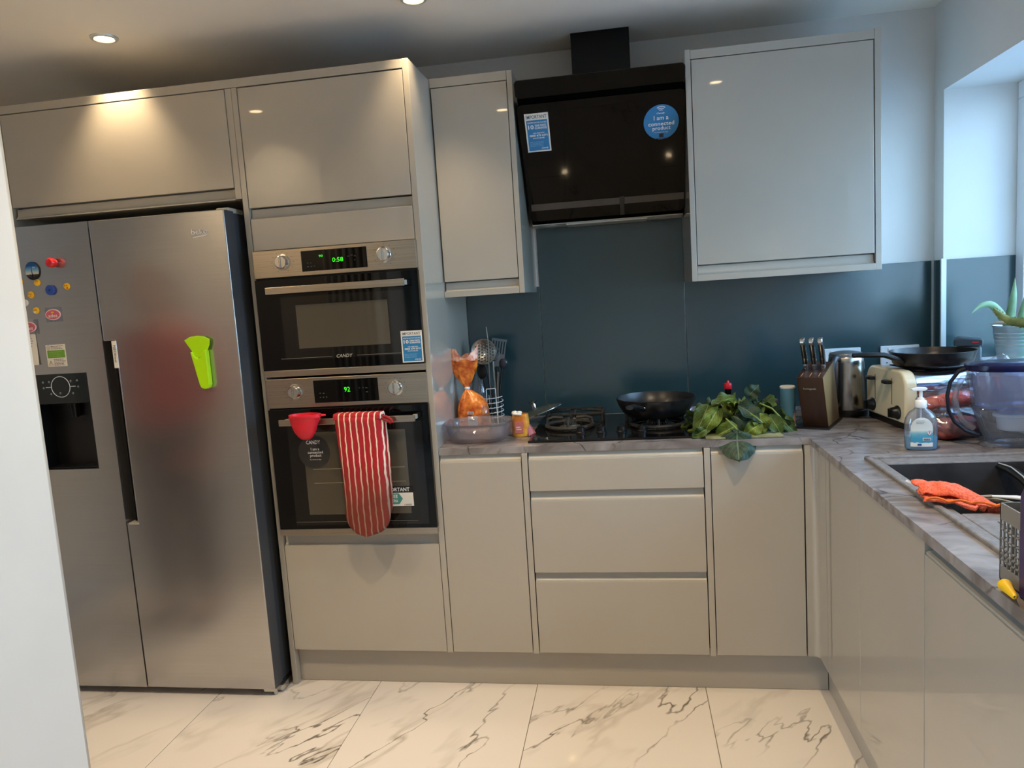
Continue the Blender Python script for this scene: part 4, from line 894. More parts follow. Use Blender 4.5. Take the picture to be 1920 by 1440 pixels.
def breadbag():
    t = thing('bread_bag', 'orange printed bread bag twisted shut with its top fanned open', 'bread bag', (.672, -.335, ZW)); cx, cy = .690, -.335
    def blob(prof, nm, m, wob, seed, n=56, open_=False, lab=None):
        b = B(); rings = []
        for z, rx, ry, ox in prof:
            rg = []
            for i in range(n):
                a = 2*PI*i/n; c, s = math.cos(a), math.sin(a)
                k = 1+wob*noise.noise(Vector((c*2.2, s*2.2, z*14+seed)))+wob*.7*math.sin(a*9+seed)*(.35+.65*abs(math.sin(z*60)))*.35
                e = .75
                rg.append(b.verts.new((cx+ox+rx*k*math.copysign(abs(c)**e, c), cy+ry*k*math.copysign(abs(s)**e, s), ZW+z+(.006*math.sin(a*5+seed) if open_ and z > .27 else 0))))
            rings.append(rg)
        for a, c in zip(rings, rings[1:]):
            for i in range(n): b.faces.new((a[i], a[(i+1) % n], c[(i+1) % n], c[i]))
        if not open_: b.faces.new(rings[0])
        return part(nm, b, m, t, smooth=True, sharp=60, label=lab)
    lo = blob([(.002, .056, .046, 0), (.03, .060, .050, 0), (.09, .060, .050, 0), (.115, .055, .046, 0), (.14, .040, .036, -.004), (.16, .022, .02, -.012), (.172, .009, .009, -.018)], 'bag_body', m_orange, .16, 2.0)
    hi = blob([(.178, .008, .008, -.020), (.195, .018, .010, -.021), (.225, .036, .014, -.024), (.255, .048, .016, -.022), (.285, .052, .020, -.022)], 'bag_top', m_orange, .2, 9.0, open_=True)
    b = B(); n = 40; rows = []
    for j in range(4):
        row = []
        for i in range(n+1):
            a = 2*PI*i/n; z = .284+.012*j+(.020*math.sin(a*2+1.1)+.008*math.sin(a*5))*j/3; rx = .052+.004*j*math.sin(a*3)
            row.append(b.verts.new((cx-.022+rx*math.cos(a), cy+.020*math.sin(a), ZW+z)))
        rows.append(row)
    for a, c in zip(rows, rows[1:]):
        for i in range(n): b.faces.new((a[i], a[i+1], c[i+1], c[i]))
    part('bag_rim', b, m_orangep, hi, smooth=True, sharp=70, label='crumpled pink printed upper edge')
    part('tie', lathe(B(), [(.009, .170), (.011, .173), (.011, .179), (.009, .182)], (cx-.019, cy, ZW), 16), m_white, t, smooth=True)
    # loaf edge side seam panel and labels on the front
    f = cy-.0555
    part('paper_label', bx(cx-.012, cx+.026, f-.0025, f-.0015, ZW+.03, ZW+.072), m_paper, lo)
    part('label_print', lines(B(), cx-.006, cx+.021, ZW+.052, ZW+.064, 3, f-.0028, seed=6, fill=.35), m_inkd, lo, kind='stuff')
    part('barcode', bx(cx-.012, cx+.012, f-.0025, f-.0015, ZW+.080, ZW+.090), m_paper, lo); 
    b = B()
    for k in range(7): box(b, cx-.010+k*.003, cx-.0085+k*.003, f-.0030, f-.0026, ZW+.081, ZW+.089)
    part('barcode_bars', b, m_inkd, lo, kind='stuff')
    part('clear_window', ball(B(), (cx+.050, cy-.022, ZW+.075), .018, .03, .035, 14, 10), m_film, lo, smooth=True)
    part('loaf', ball(B(), (cx, cy, ZW+.055), .05, .042, .05, 20, 14), mat('bread', (196, 150, 98), .8), t, smooth=True)
breadbag()
def oil():
    t = thing('oil_bottle', 'clear oil bottle with yellow cap behind the bread bag', 'bottle', (.668, -.095, ZW)); c = (.668, -.095, ZW)
    part('glass_body', lathe(B(), [(0, .001), (.034, .001), (.036, .01), (.036, .12), (.031, .150), (.021, .180), (.0125, .205), (.0125, .222)], c, 32), m_clear, t, smooth=True)
    part('oil', lathe(B(), [(0, .003), (.032, .003), (.034, .012), (.034, .06), (0, .06)], c, 28), mat('oil', (196, 158, 40), .1, trans=.6), t, smooth=True)
    part('cap', lathe(B(), [(.0155, .218), (.0165, .222), (.0165, .238), (.014, .242), (0, .242)], c, 28), mat('yellow_cap', (226, 196, 40), .4), t, smooth=True)
oil()
HC = (.745, -.190)
def holder():
    t = thing('utensil_holder', 'white wire spiral utensil holder behind the plastic tub', 'utensil holder', (HC[0], HC[1], ZW)); cx, cy = HC
    part('base', lathe(B(), [(0, .001), (.040, .001), (.042, .004), (0, .005)], (cx, cy, ZW), 32), m_white, t, smooth=True)
    b = B(); pts = []
    for k in range(5*28): a = 2*PI*k/28; pts.append((cx+.040*math.cos(a), cy+.040*math.sin(a), ZW+.02+.020*k/28))
    part('spiral_wire', tube(b, pts, .0016, 6), m_white, t, smooth=True)
    part('top_loop', tube(B(), [(cx-.020, cy-.037, ZW+.004), (cx-.020, cy-.040, ZW+.152), (cx-.018, cy-.040, ZW+.155), (cx+.016, cy-.037, ZW+.156), (cx+.018, cy-.037, ZW+.153), (cx+.020, cy-.034, ZW+.004)], .0018, 6), m_white, t, smooth=True)
    for a in (.9, 2.2): part('upright_wire', tube(B(), [(cx+.04*math.cos(a), cy+.04*math.sin(a), ZW+.004), (cx+.04*math.cos(a), cy+.04*math.sin(a), ZW+.12)], .0016, 6), m_white, t, smooth=True)
holder()
def utensils():
    cx, cy = HC; m_st = mat('utensil_steel', (170, 164, 156), .25, metal=.95)
    t = thing('skimmer', 'round perforated steel skimmer standing in the utensil holder', 'skimmer', (cx-.02, cy, ZW))
    M = Matrix.Translation((.716, -.185, 1.200)) @ Matrix.Rotation(math.radians(80), 4, 'X')
    # dish with real holes: polar grid with missing cells
    b = B(); R = .052; G = 22; vv = {}
    for i in range(-G, G+1):
        for j in range(-G, G+1):
            x, y = i*R/G, j*R/G
            if math.hypot(x, y) <= R*1.01: vv[i, j] = b.verts.new(M @ Vector((x, y, -.016*(1-(x*x+y*y)/(R*R)))))
    for (i, j) in list(vv):
        q = [(i, j), (i+1, j), (i+1, j+1), (i, j+1)]
        if all(k in vv for k in q) and not (i % 5 in (0, 1) and (j+(2 if (i//5) % 2 else 0)) % 5 in (0, 1) and math.hypot(i, j) < G*.82): b.faces.new([vv[k] for k in q])
    part('perforated_bowl', b, m_st, t, smooth=True, solid=.0014, sharp=60)
    part('rim', tube(B(), [tuple(M @ Vector((R*math.cos(2*PI*k/40), R*math.sin(2*PI*k/40), 0))) for k in range(40)], .0018, 6, closed=True), m_st, t, smooth=True)
    part('handle', tube(B(), [(.718, -.186, 1.150), (.728, -.186, 1.10), (.738, -.188, 1.02), (.742, -.19, ZW+.008)], [.005, .004, .006, .006], 8), m_black, t, smooth=True)
    t = thing('small_skimmer', 'smaller shiny perforated ladle behind the round skimmer', 'ladle', (cx, cy+.02, ZW))
    M = Matrix.Translation((.745, -.155, 1.190)) @ Matrix.Rotation(math.radians(80), 4, 'X')
    part('bowl', lathe(B(), [(0, -.018), (.018, -.015), (.030, -.006), (.034, 0), (.0325, .0), (.028, -.004), (0, -.016)], (0, 0, 0), 28, M=M), m_chrome, t, smooth=True)
    b = B()
    for k in range(8):
        a = 2*PI*k/8; p = M @ Vector((.019*math.cos(a), .019*math.sin(a), -.0105)); ball(b, p, .0022, .0022, .0022, 8, 5)
    part('hole', b, m_black, t, kind='stuff')
    part('handle', tube(B(), [(.748, -.157, 1.157), (.752, -.165, 1.05), (.752, -.18, ZW+.008)], .0045, 8), m_st, t, smooth=True)
    t = thing('thin_steel_rod', 'thin tall steel skewer rod rising in front of the skimmers', 'utensil', (cx, cy-.01, ZW))
    part('rod', tube(B(), [(.738, -.205, 1.302), (.742, -.205, 1.25), (.738, -.205, 1.10), (.7385, -.204, ZW+.008)], [.0016, .0022, .0022, .002], 8), m_st, t, smooth=True)
    t = thing('slotted_turner', 'grey slotted turner leaning to the right in the utensil holder', 'turner', (cx+.015, cy+.02, ZW))
    M = Matrix.Translation((.775, -.155, 1.215)) @ Matrix.Rotation(math.radians(11), 4, 'Y')
    b = B()
    for k in range(6): box(b, -.031+k*.0112, -.031+k*.0112+.0050, -.0015, .0015, -.030, .024)
    box(b, -.032, .032, -.0015, .0015, .024, .034); box(b, -.030, .030, -.0015, .0015, -.046, -.029); prism(b, [(-.029, -.046), (.029, -.046), (.008, -.085), (-.006, -.085)], 'y', -.0015, .0015)
    b.transform(M); part('slotted_blade', b, mat('turner_grey', (98, 104, 108), .35), t, bevel=.0006)
    part('handle', tube(B(), [(.763, -.155, 1.135), (.760, -.16, 1.06), (.755, -.175, ZW+.008)], [.006, .008, .007], 8), m_black, t, smooth=True)
    t = thing('reflected_spoon', 'dark ladle shape standing in for a spoon reflection right of the utensil holder', 'ladle', (cx+.02, cy, ZW))  # mirror image of a spoon in the glass, built as a solid ladle
    part('spoon_bowl', ball(B(), (.789, -.150, 1.146), .020, .012, .024, 18, 12), mat('reflection_blue_black', (44, 48, 58), .25), t, smooth=True)
    part('handle', tube(B(), [(.784, -.152, 1.125), (.770, -.165, 1.03), (.765, -.18, ZW+.008)], .005, 8), m_black, t, smooth=True)
    t = thing('wooden_spatula', 'brown wooden handled spatula at the right of the holder', 'spatula', (cx+.02, cy-.01, ZW))
    part('handle', tube(B(), [(.774, -.20, 1.115), (.769, -.20, 1.07), (.760, -.198, ZW+.008)], [.007, .0075, .006], 8, flat=.6), mat('wood_grey', (104, 92, 78), .6), t, smooth=True)
    t = thing('black_spoon', 'black cooking spoon low in the utensil holder', 'spoon', (cx-.01, cy, ZW))
    part('spoon_bowl', ball(B(), (.700, -.168, 1.118), .021, .008, .034, 16, 10), m_black, t, smooth=True)
    part('handle', tube(B(), [(.705, -.17, 1.09), (.730, -.18, ZW+.008)], .005, 8), m_black, t, smooth=True)
utensils()
def snackbag():
    t = thing('snack_packet', 'small yellow and pink food packet rolled open beside the tub', 'packet', (.893, -.452, ZW)); cx, cy = .893, -.452
    b = B(); rings = []; n = 32
    for z, rx, ry in ((.001, .030, .022), (.01, .032, .025), (.05, .031, .024), (.085, .028, .020)):
        rings.append([b.verts.new((cx+rx*math.copysign(abs(math.cos(2*PI*i/n))**.6, math.cos(2*PI*i/n))*(1+.04*math.sin(i*2.3)), cy+ry*math.copysign(abs(math.sin(2*PI*i/n))**.6, math.sin(2*PI*i/n)), ZW+z)) for i in range(n)])
    for a, c in zip(rings, rings[1:]):
        for i in range(n): b.faces.new((a[i], a[(i+1) % n], c[(i+1) % n], c[i]))
    b.faces.new(rings[0]); bag = part('packet_body', b, noise_mix(mat('packet_yellow', (216, 150, 50), .35), (196, 110, 40), (232, 176, 70), 20), t, smooth=True, sharp=60)
    part('front_label', bx(cx-.020, cx+.012, cy-.0275, cy-.0255, ZW+.015, ZW+.058), mat('packet_pink', (190, 110, 104), .4), bag, bevel=.0005)
    part('label_print', text(B(), 'Lentils', cx-.014, cx+.006, ZW+.03, ZW+.038, cy-.028) if False else lines(B(), cx-.014, cx+.006, ZW+.026, ZW+.042, 2, cy-.028, seed=3), m_paper, bag, kind='stuff')
    b = B()
    for k in range(9):
        a = -.4+k*.30; ball(b, (cx-.012+.006*math.cos(a*5)*2, cy-.012+.008*math.sin(a*4), ZW+.088+.004*math.sin(k*2)), .011, .010, .006, 10, 6)
    part('rolled_edge', b, m_paper, bag, smooth=True, kind='stuff')
    b = B()
    for k in range(5):
        a = -.5+.35*k; vs = [b.verts.new(p) for p in ((cx+.026, cy-.01+.004*k, ZW+.055), (cx+.030+.006*k, cy-.024+.006*k, ZW+.003), (cx+.040+.004*k, cy-.018+.006*k, ZW+.004))]; b.faces.new(vs)
    part('torn_flap', b, mat('flap_pink', (168, 84, 84), .4), bag, solid=.0012, kind='stuff')
snackbag()
def lid():
    cx, cy, cz = .935, -.205, .944; t = thing('glass_pan_lid', 'round glass pan lid with steel knob leaning beside the hob', 'pan lid', (cx, cy, ZW))
    M = Matrix.Translation((cx, cy, cz)) @ Matrix.Rotation(math.radians(-19), 4, 'Y') @ Matrix.Rotation(math.radians(-2), 4, 'X')
    part('glass_dome', lathe(B(), [(.012, .022), (.04, .020), (.075, .011), (.098, .001), (.098, -.0015), (.075, .0085), (.04, .0175), (.012, .0195)], (0, 0, 0), 48, M=M), glass('lid_glass', (190, 205, 200), .1, .10), t, smooth=True)
    part('steel_rim', tube(B(), [tuple(M @ Vector((.100*math.cos(2*PI*k/56), .100*math.sin(2*PI*k/56), 0))) for k in range(56)], .0026, 8, closed=True), m_chrome, t, smooth=True)
    part('knob', lathe(B(), [(0, .018), (.014, .019), (.015, .022), (.009, .028), (.009, .040), (.022, .048), (.023, .051), (.018, .053), (0, .054)], (0, 0, 0), 32, M=M @ Matrix.Translation((-.012, 0, 0))), m_chrome, t, smooth=True)
    # small clear dish lid under its raised edge at the back of the hob
lid()
def glassdish():
    t = thing('glass_dish', 'small clear glass dish behind the leafy greens at the hob edge', 'dish', (1.530, -.30, ZH))
    part('bowl', lathe(B(), [(0, .002), (.028, .002), (.046, .020), (.052, .045), (.050, .045), (.044, .021), (.027, .005), (0, .005)], (1.548, -.300, ZH), 32), m_clear, t, smooth=True)
glassdish()
# ------------------------------------------------------------------ bottle, jar, drum and block
def corner():
    c = (1.668, -.30, ZW); t = thing('soy_bottle', 'dark sauce bottle with red flip cap behind the greens', 'bottle', c)
    part('bottle_body', lathe(B(), [(0, .001), (.026, .001), (.028, .006), (.028, .075), (.020, .095), (.0115, .105), (.0115, .128)], c, 28), mat('soy_glass', (12, 8, 8), .12), t, smooth=True)
    part('cap', lathe(B(), [(.0135, .124), (.0145, .126), (.0145, .143), (.013, .1455), (.006, .147), (.0045, .152), (.003, .155), (0, .156)], c, 28), mat('cap_red', (206, 30, 46), .35), t, smooth=True)
    c = (1.800, -.415, ZW); t = thing('salt_jar', 'small glass jar of pink salt with a metal lid', 'jar', c)
    part('glass_body', lathe(B(), [(0, .001), (.024, .001), (.026, .005), (.026, .070), (.022, .080), (.022, .084)], c, 28), m_clear, t, smooth=True)
    part('salt', lathe(B(), [(0, .003), (.0235, .003), (.0245, .008), (.0245, .058), (0, .061)], c, 24), noise_mix(mat('pink_salt', (190, 140, 146), .8), (170, 112, 120), (214, 172, 170), 300), t, smooth=True)
    part('lid', lathe(B(), [(.0245, .080), (.0255, .082), (.0255, .094), (.0235, .096), (0, .096)], c, 28), mat('lid_metal', (176, 172, 150), .3, metal=.8), t, smooth=True)
    for (x, y, z, r, l) in ((1.765, -.345, .950, .024, 'orange tomato half hidden behind the greens'), (1.788, -.315, .944, .020, 'smaller orange tomato behind the salt jar'), (1.822, -.33, .956, .022, 'red tomato between jar and blue drum')):
        t = thing('tomato', l, 'tomato', (x, y, ZW)); part('fruit', lathe(B(), [(0, -.8*r), (r*.5, -.82*r), (r*.9, -.5*r), (r, 0), (r*.9, .5*r), (r*.45, .8*r), (0, .68*r)], (x, y, ZW+r*.82+.001), 24), mat('tomato_skin', (214, 96, 62) if z < .952 else (190, 70, 60), .3), t, smooth=True)
        part('stalk', tube(B(), [(x, y, ZW+r*1.5), (x+.002, y, ZW+r*1.8)], .0015, 6), m_stalk, t)
    m_drum = mat('drum_blue', (76, 124, 148), .5)
    c = (1.856, -.430, ZW); t = thing('salt_drum', 'blue cardboard salt drum with white top beside the knife block', 'drum', c)
    d = part('drum_body', lathe(B(), [(0, .001), (.0255, .001), (.0255, .138)], c, 40), m_drum, t, smooth=True)
    part('top_rim', lathe(B(), [(.0258, .136), (.0265, .137), (.0265, .142), (.024, .1445), (0, .1445)], c, 40), m_paper, t, smooth=True)
    # pinkish mountain shape wrapped on the side
    b = B(); vs0, vs1 = [], []
    for k in range(15):
        a = math.radians(-85+8*k); h = .004+.070*max(0, 1-abs(k-8)/8.); vs0.append(b.verts.new((c[0]+.0258*math.cos(a), c[1]+.0258*math.sin(a), ZW+.003))); vs1.append(b.verts.new((c[0]+.0258*math.cos(a), c[1]+.0258*math.sin(a), ZW+.003+h)))
    for k in range(14): b.faces.new((vs0[k], vs0[k+1], vs1[k+1], vs1[k]))
    part('mountain_print', b, mat('pale_pink_print', (190, 160, 150), .6), d)
    part('foot_rim', lathe(B(), [(.026, .0), (.027, .001), (.027, .004), (.0258, .005)], c, 40), m_paper, t, smooth=True)
    def wrap(s, a0, a1, z0, z1):
        b = text(B(), s, a0, a1, z0, z1, 0)
        for v in b.verts:
            a = v.co.x; v.co.x = c[0]+.0259*math.cos(a); v.co.y = c[1]+.0259*math.sin(a)
        return b
    part('lettering', wrap('SALT', -1.35, -.75, ZW+.098, ZW+.106), mat('pale_blue_ink', (140, 176, 196), .6), d) if False else None
    part('lettering', wrap('COOK', math.radians(-62), math.radians(-28), ZW+.047, ZW+.056), m_inkd, d)
corner()
# knife block
m_wood = mat('block_wood', (66, 40, 28), .35); noise_mix(m_wood, (34, 18, 14), (66, 42, 28), 14, stretch=(1, 1, .12), detail=6)
m_woodl = mat('block_wood_side', (120, 92, 58), .4); noise_mix(m_woodl, (84, 60, 40), (150, 122, 80), 18, stretch=(1, .6, .15), detail=6)
def block():
    o = Vector((1.899, -.466, ZW+.005)); rz = math.radians(-26)
    t = thing('knife_block', 'dark wooden knife block holding three black handled knives', 'knife block', o, rz, local=True)
    part('base_mat', bx(-.020, .094, -.035, .190, -.0045, 0), m_black, t, bevel=.001)
    w, dp, h, lean = .084, .180, .182, .080; rise = .036
    b = B(); P = [(0, 0), (dp, 0), (dp*.93-lean, h+rise), (-lean, h)]
    prism(b, P, 'x', 0, w); bd = part('block_body', b, m_wood, t, bevel=.0015)
    b = B(); vs = [b.verts.new((w+.0006, y, z)) for y, z in ((.001, .001), (dp-.001, .001), (dp*.93-lean-.001, h+rise-.001), (-lean+.001, h-.001))]; b.faces.new(vs); part('side_face', b, m_woodl, bd, solid=.0004)
    # lettering on the leaning front
    ang = math.atan2(lean, h); M = Matrix.Translation((0, 0, 0)) @ Matrix.Rotation(ang, 4, 'X')
    part('lettering', text(B(), 'homgeek', .018, .060, .148, .158, -.0008, M=M, bold=.01), mat('silver_ink', (170, 160, 150), .4), bd)
    L_ = math.hypot(dp*.93, rise); sl = math.atan2(rise, dp*.93)
    Mt = Matrix.Translation((0, -lean, h)) @ Matrix.Rotation(sl, 4, 'X')
    for k in range(3):
        b = bx(.012+k*.028, .0135+k*.028, .008, .045, .0002, .0012); b.transform(Mt); part('slot_edge', b, mat('slot_light', (186, 140, 100), .5), bd)
    labs = ('left knife with black riveted handle in the knife block', 'middle knife with black riveted handle in the knife block', 'right knife with black riveted handle in the knife block')
    R0 = Matrix.Translation(o) @ Matrix.Rotation(rz, 4, 'Z')
    for k in range(3):
        x = .014+k*.029; y0 = .078-lean
        kt = thing('knife', labs[k], 'knife', R0 @ Vector((x, y0, h+.022)), rz, group='knives in the block', local=True)
        tilt = Matrix.Rotation(math.radians(24), 4, 'X')
        def tf(b): b.transform(tilt); return b
        part('blade', tf(bx(-.0012, .0012, -.012, .016, -.03, .004)), m_chrome, kt)
        part('bolster', tf(prism(B(), [(-.011, .0), (.012, .0), (.012, .012), (.009, .020), (-.010, .020)], 'x', -.0055, .0055)), m_chrome, kt, bevel=.0015)
        part('grip', tf(prism(B(), [(-.010, .020), (.009, .020), (.0125, .045), (.012, .075), (.010, .096), (-.012, .100), (-.011, .075), (-.009, .045)], 'x', -.0075, .0075)), mat('knife_grip', (20, 20, 24), .25), kt, bevel=.0025)
        part('tang', tf(prism(B(), [(-.0108, .020), (.0096, .020), (.0131, .045), (.0126, .075), (.0106, .096), (-.0126, .100), (-.0116, .075), (-.0096, .045)], 'x', -.0009, .0009)), m_chrome, kt)
        part('end_cap', tf(prism(B(), [(-.0125, .098), (.010, .094), (.011, .112), (.006, .119), (-.008, .118), (-.015, .110)], 'x', -.0078, .0078)), m_chrome, kt, bevel=.003)
        for z in (.034, .058, .082): part('rivet', tf(lathe(B(), [(0, .0082), (.0028, .008), (.0028, -.008), (0, -.0082)], (0, 0, z), 12, M=Matrix.Rotation(PI/2, 4, 'Y'))), m_chrome, kt)
block()
def kettle():
    c = (2.105, -.245, ZW); t = thing('kettle', 'brushed steel electric kettle with black handle behind the knife block', 'kettle', c)
    part('base', lathe(B(), [(0, .001), (.072, .001), (.074, .006), (.073, .022), (.068, .026), (0, .026)], c, 40), m_black, t, smooth=True)
    part('kettle_body', lathe(B(), [(.071, .026), (.0715, .032), (.062, .200), (.059, .222), (.055, .226)], c, 48), noise_mix(mat('kettle_steel', (176, 172, 166), .22, metal=1, aniso=.5), (168, 164, 158), (182, 178, 172), 30), t, smooth=True)
    part('lid', lathe(B(), [(.059, .220), (.060, .226), (.056, .234), (.030, .240), (0, .241)], c, 40), mat('kettle_lid', (120, 124, 126), .3, metal=.5), t, smooth=True)
    a = math.radians(228); ux, uy = math.cos(a), math.sin(a)
    def P(r, z): return (c[0]+ux*r, c[1]+uy*r, c[2]+z)
    hm = mat('kettle_handle', (38, 42, 50), .35); b = B()
    tube(b, [P(.052, .218), P(.085, .222), P(.100, .205), P(.100, .10), P(.098, .05), P(.075, .040)], [.010, .013, .014, .013, .012, .009], 10, flat=1)
    part('handle', b, hm, t, smooth=True, sharp=60)
    a = math.radians(48); ux2, uy2 = math.cos(a), math.sin(a)
    part('spout', prism(B(), [(-.018, 0), (.018, 0), (0, .030)], 'z', ZW+.185, ZW+.224), m_steel, t) if False else None
kettle()
def sockets():
    for x0, l in ((2.080, 'white double wall socket behind the kettle'), (2.300, 'white double wall socket behind the toaster')):
        t = thing('wall_socket', l, 'socket', (x0+.073, -.010, 1.040)); pl = part('face_plate', bx(x0, x0+.146, -.015, -.0065, 1.040, 1.126), m_white, t, bevel=.003)
        for s in (.036, .110):
            part('switch', bx(x0+s-.006, x0+s+.006, -.018, -.015, 1.098, 1.116), m_white, pl, bevel=.001)
            for q in ((-.002, .002, 1.078, 1.086), (-.015, -.009, 1.056, 1.060), (.009, .015, 1.056, 1.060)): part('pin_hole', bx(x0+s+q[0], x0+s+q[1], -.0154, -.0150, q[2], q[3]), m_dark, pl)
sockets()
m_cream = mat('toaster_cream', (228, 214, 178), .22, coat=.3)
def toaster():
    o = Vector((2.160, -.300, ZW)); rz = math.radians(5.5)   # local: -y towards the camera, lever face at x = 0
    t = thing('toaster', 'cream four slice toaster with black levers and dials', 'toaster', o, rz, local=True)
    Ln = .300; H = .195
    part('base', bx(.006, .262, -Ln+.006, -.006, 0.0, .024), m_black, t, bevel=.003)
    def prof(y0, y1, z0, z1, r):
        P = [(y0, z0), (y1, z0)]
        for k in range(9): a = PI/2*k/8; P.append((y1-r+r*math.cos(a), z1-r+r*math.sin(a)))
        for k in range(9): a = PI/2+PI/2*k/8; P.append((y0+r+r*math.cos(a), z1-r+r*math.sin(a)))
        return P
    part('front_shell', prism(B(), prof(-Ln, 0, .022, H, .052), 'x', 0, .040), m_cream, t, bevel=.007, seg=3, smooth=True, sharp=35)
    part('steel_body', prism(B(), prof(-Ln+.003, -.003, .022, H-.003, .050), 'x', .040, .235), noise_mix(mat('toaster_steel', (190, 190, 192), .14, metal=1), (184, 184, 186), (196, 196, 198), 5), t, smooth=True, sharp=35)
    part('back_shell', prism(B(), prof(-Ln, 0, .022, H, .052), 'x', .235, .268), m_cream, t, bevel=.007, seg=3, smooth=True, sharp=35)
    for y in (-.075, -.205):
        part('lever_slot', bx(-.0006, .004, y-.0018, y+.0018, .075, .165), m_dark, t)
        b = B(); prism(b, [(-.020, -.022), (-.026, -.010), (-.026, .010), (-.020, .022), (-.004, .024), (.001, .008), (.001, -.008), (-.004, -.024)], 'z', .146, .158); b.transform(Matrix.Translation((0, y+.012, 0)))
        part('lever', b, m_black, t, bevel=.004, seg=3)
        kd = part('dial', lathe(B(), [(.023, 0), (.024, .004), (.020, .008), (.017, .024), (.014, .026), (0, .026)], (0, y+(-.045 if y < -.1 else .018), .055), 28, M=Matrix.Rotation(-PI/2, 4, 'Y')), m_black, t, smooth=True)
        part('dial_grip', bx(-.033, -.022, y+(-.045 if y < -.1 else .018)-.004, y+(-.045 if y < -.1 else .018)+.004, .040, .070), m_black, kd, bevel=.002)
    for x in (.075, .125, .170, .215): part('bread_slot', bx(x-.013, x+.013, -Ln+.045, -.045, H-.0032, H-.0020), m_dark, t)
toaster()
t = frypan('frying_pan', 'black frying pan resting on top of the cream toaster', (2.325, -.455), .132, ZW+.1965, .052, [(2.215, -.508, 1.112), (2.195, -.515, 1.125), (2.150, -.522, 1.143), (2.09, -.523, 1.146), (2.050, -.522, 1.146)], .0145, rb=.80)
# ------------------------------------------------------------------ window sill
m_zinc = mat('zinc', (158, 172, 182), .42, metal=.55); noise_mix(m_zinc, (146, 160, 170), (172, 186, 194), 12)
ZS = 1.0725
m_aloe = mat('aloe_green', (112, 150, 96), .45); noise_mix(m_aloe, (76, 110, 70), (118, 150, 112), 14)
m_aloed = mat('aloe_dark', (92, 100, 40), .45); noise_mix(m_aloed, (66, 80, 30), (124, 124, 62), 20)
m_aloeb = mat('aloe_brown', (116, 84, 62), .6)
def blade(pts, w, m, parent, name='leaf', nseg=16, thick=.22, teeth=False, up=(0, -1, 0), label=None):
    """tapering fleshy leaf through the points"""
    P = [Vector(p) for p in pts]; C = []
    def cat_(a, b, c, d, t): return .5*((2*b)+(c-a)*t+(2*a-5*b+4*c-d)*t*t+(3*b-a-3*c+d)*t**3)
    Q = [P[0]*2-P[1]]+P+[P[-1]*2-P[-2]]
    for i in range(len(P)-1):
        for k in range(nseg//(len(P)-1)+1): C.append(cat_(Q[i], Q[i+1], Q[i+2], Q[i+3], k/(nseg//(len(P)-1)+1)))
    C.append(P[-1]); b = B(); rings = []; n = len(C)
    for i, c in enumerate(C):
        t = (C[min(i+1, n-1)]-C[max(i-1, 0)]).normalized(); s = t.cross(Vector(up)).normalized(); u = s.cross(t)
        ww = w*(1-(i/(n-1))**1.8)*(.8+.4*min(1, i/(n*.3)))+.0006
        rings.append([b.verts.new(c+s*ww*math.cos(a)+u*(ww*thick*math.sin(a)-(.35*ww*abs(math.cos(a))))) for a in [2*PI*k/10 for k in range(10)]])
        if teeth and i % 1 == 0 and 1 < i < n-2:
            for sg in (-1, 1):
                q = c+s*ww*sg-u*.35*ww; v = [b.verts.new(q+t*.003), b.verts.new(q-t*.003), b.verts.new(q+s*sg*.004+t*.002)]; b.faces.new(v)
    for a, c in zip(rings, rings[1:]):
        for k in range(10): b.faces.new((a[k], a[(k+1) % 10], c[(k+1) % 10], c[k]))
    b.faces.new(rings[0]); b.faces.new(rings[-1]); return part(name, b, m, parent, smooth=True, sharp=60, label=label)
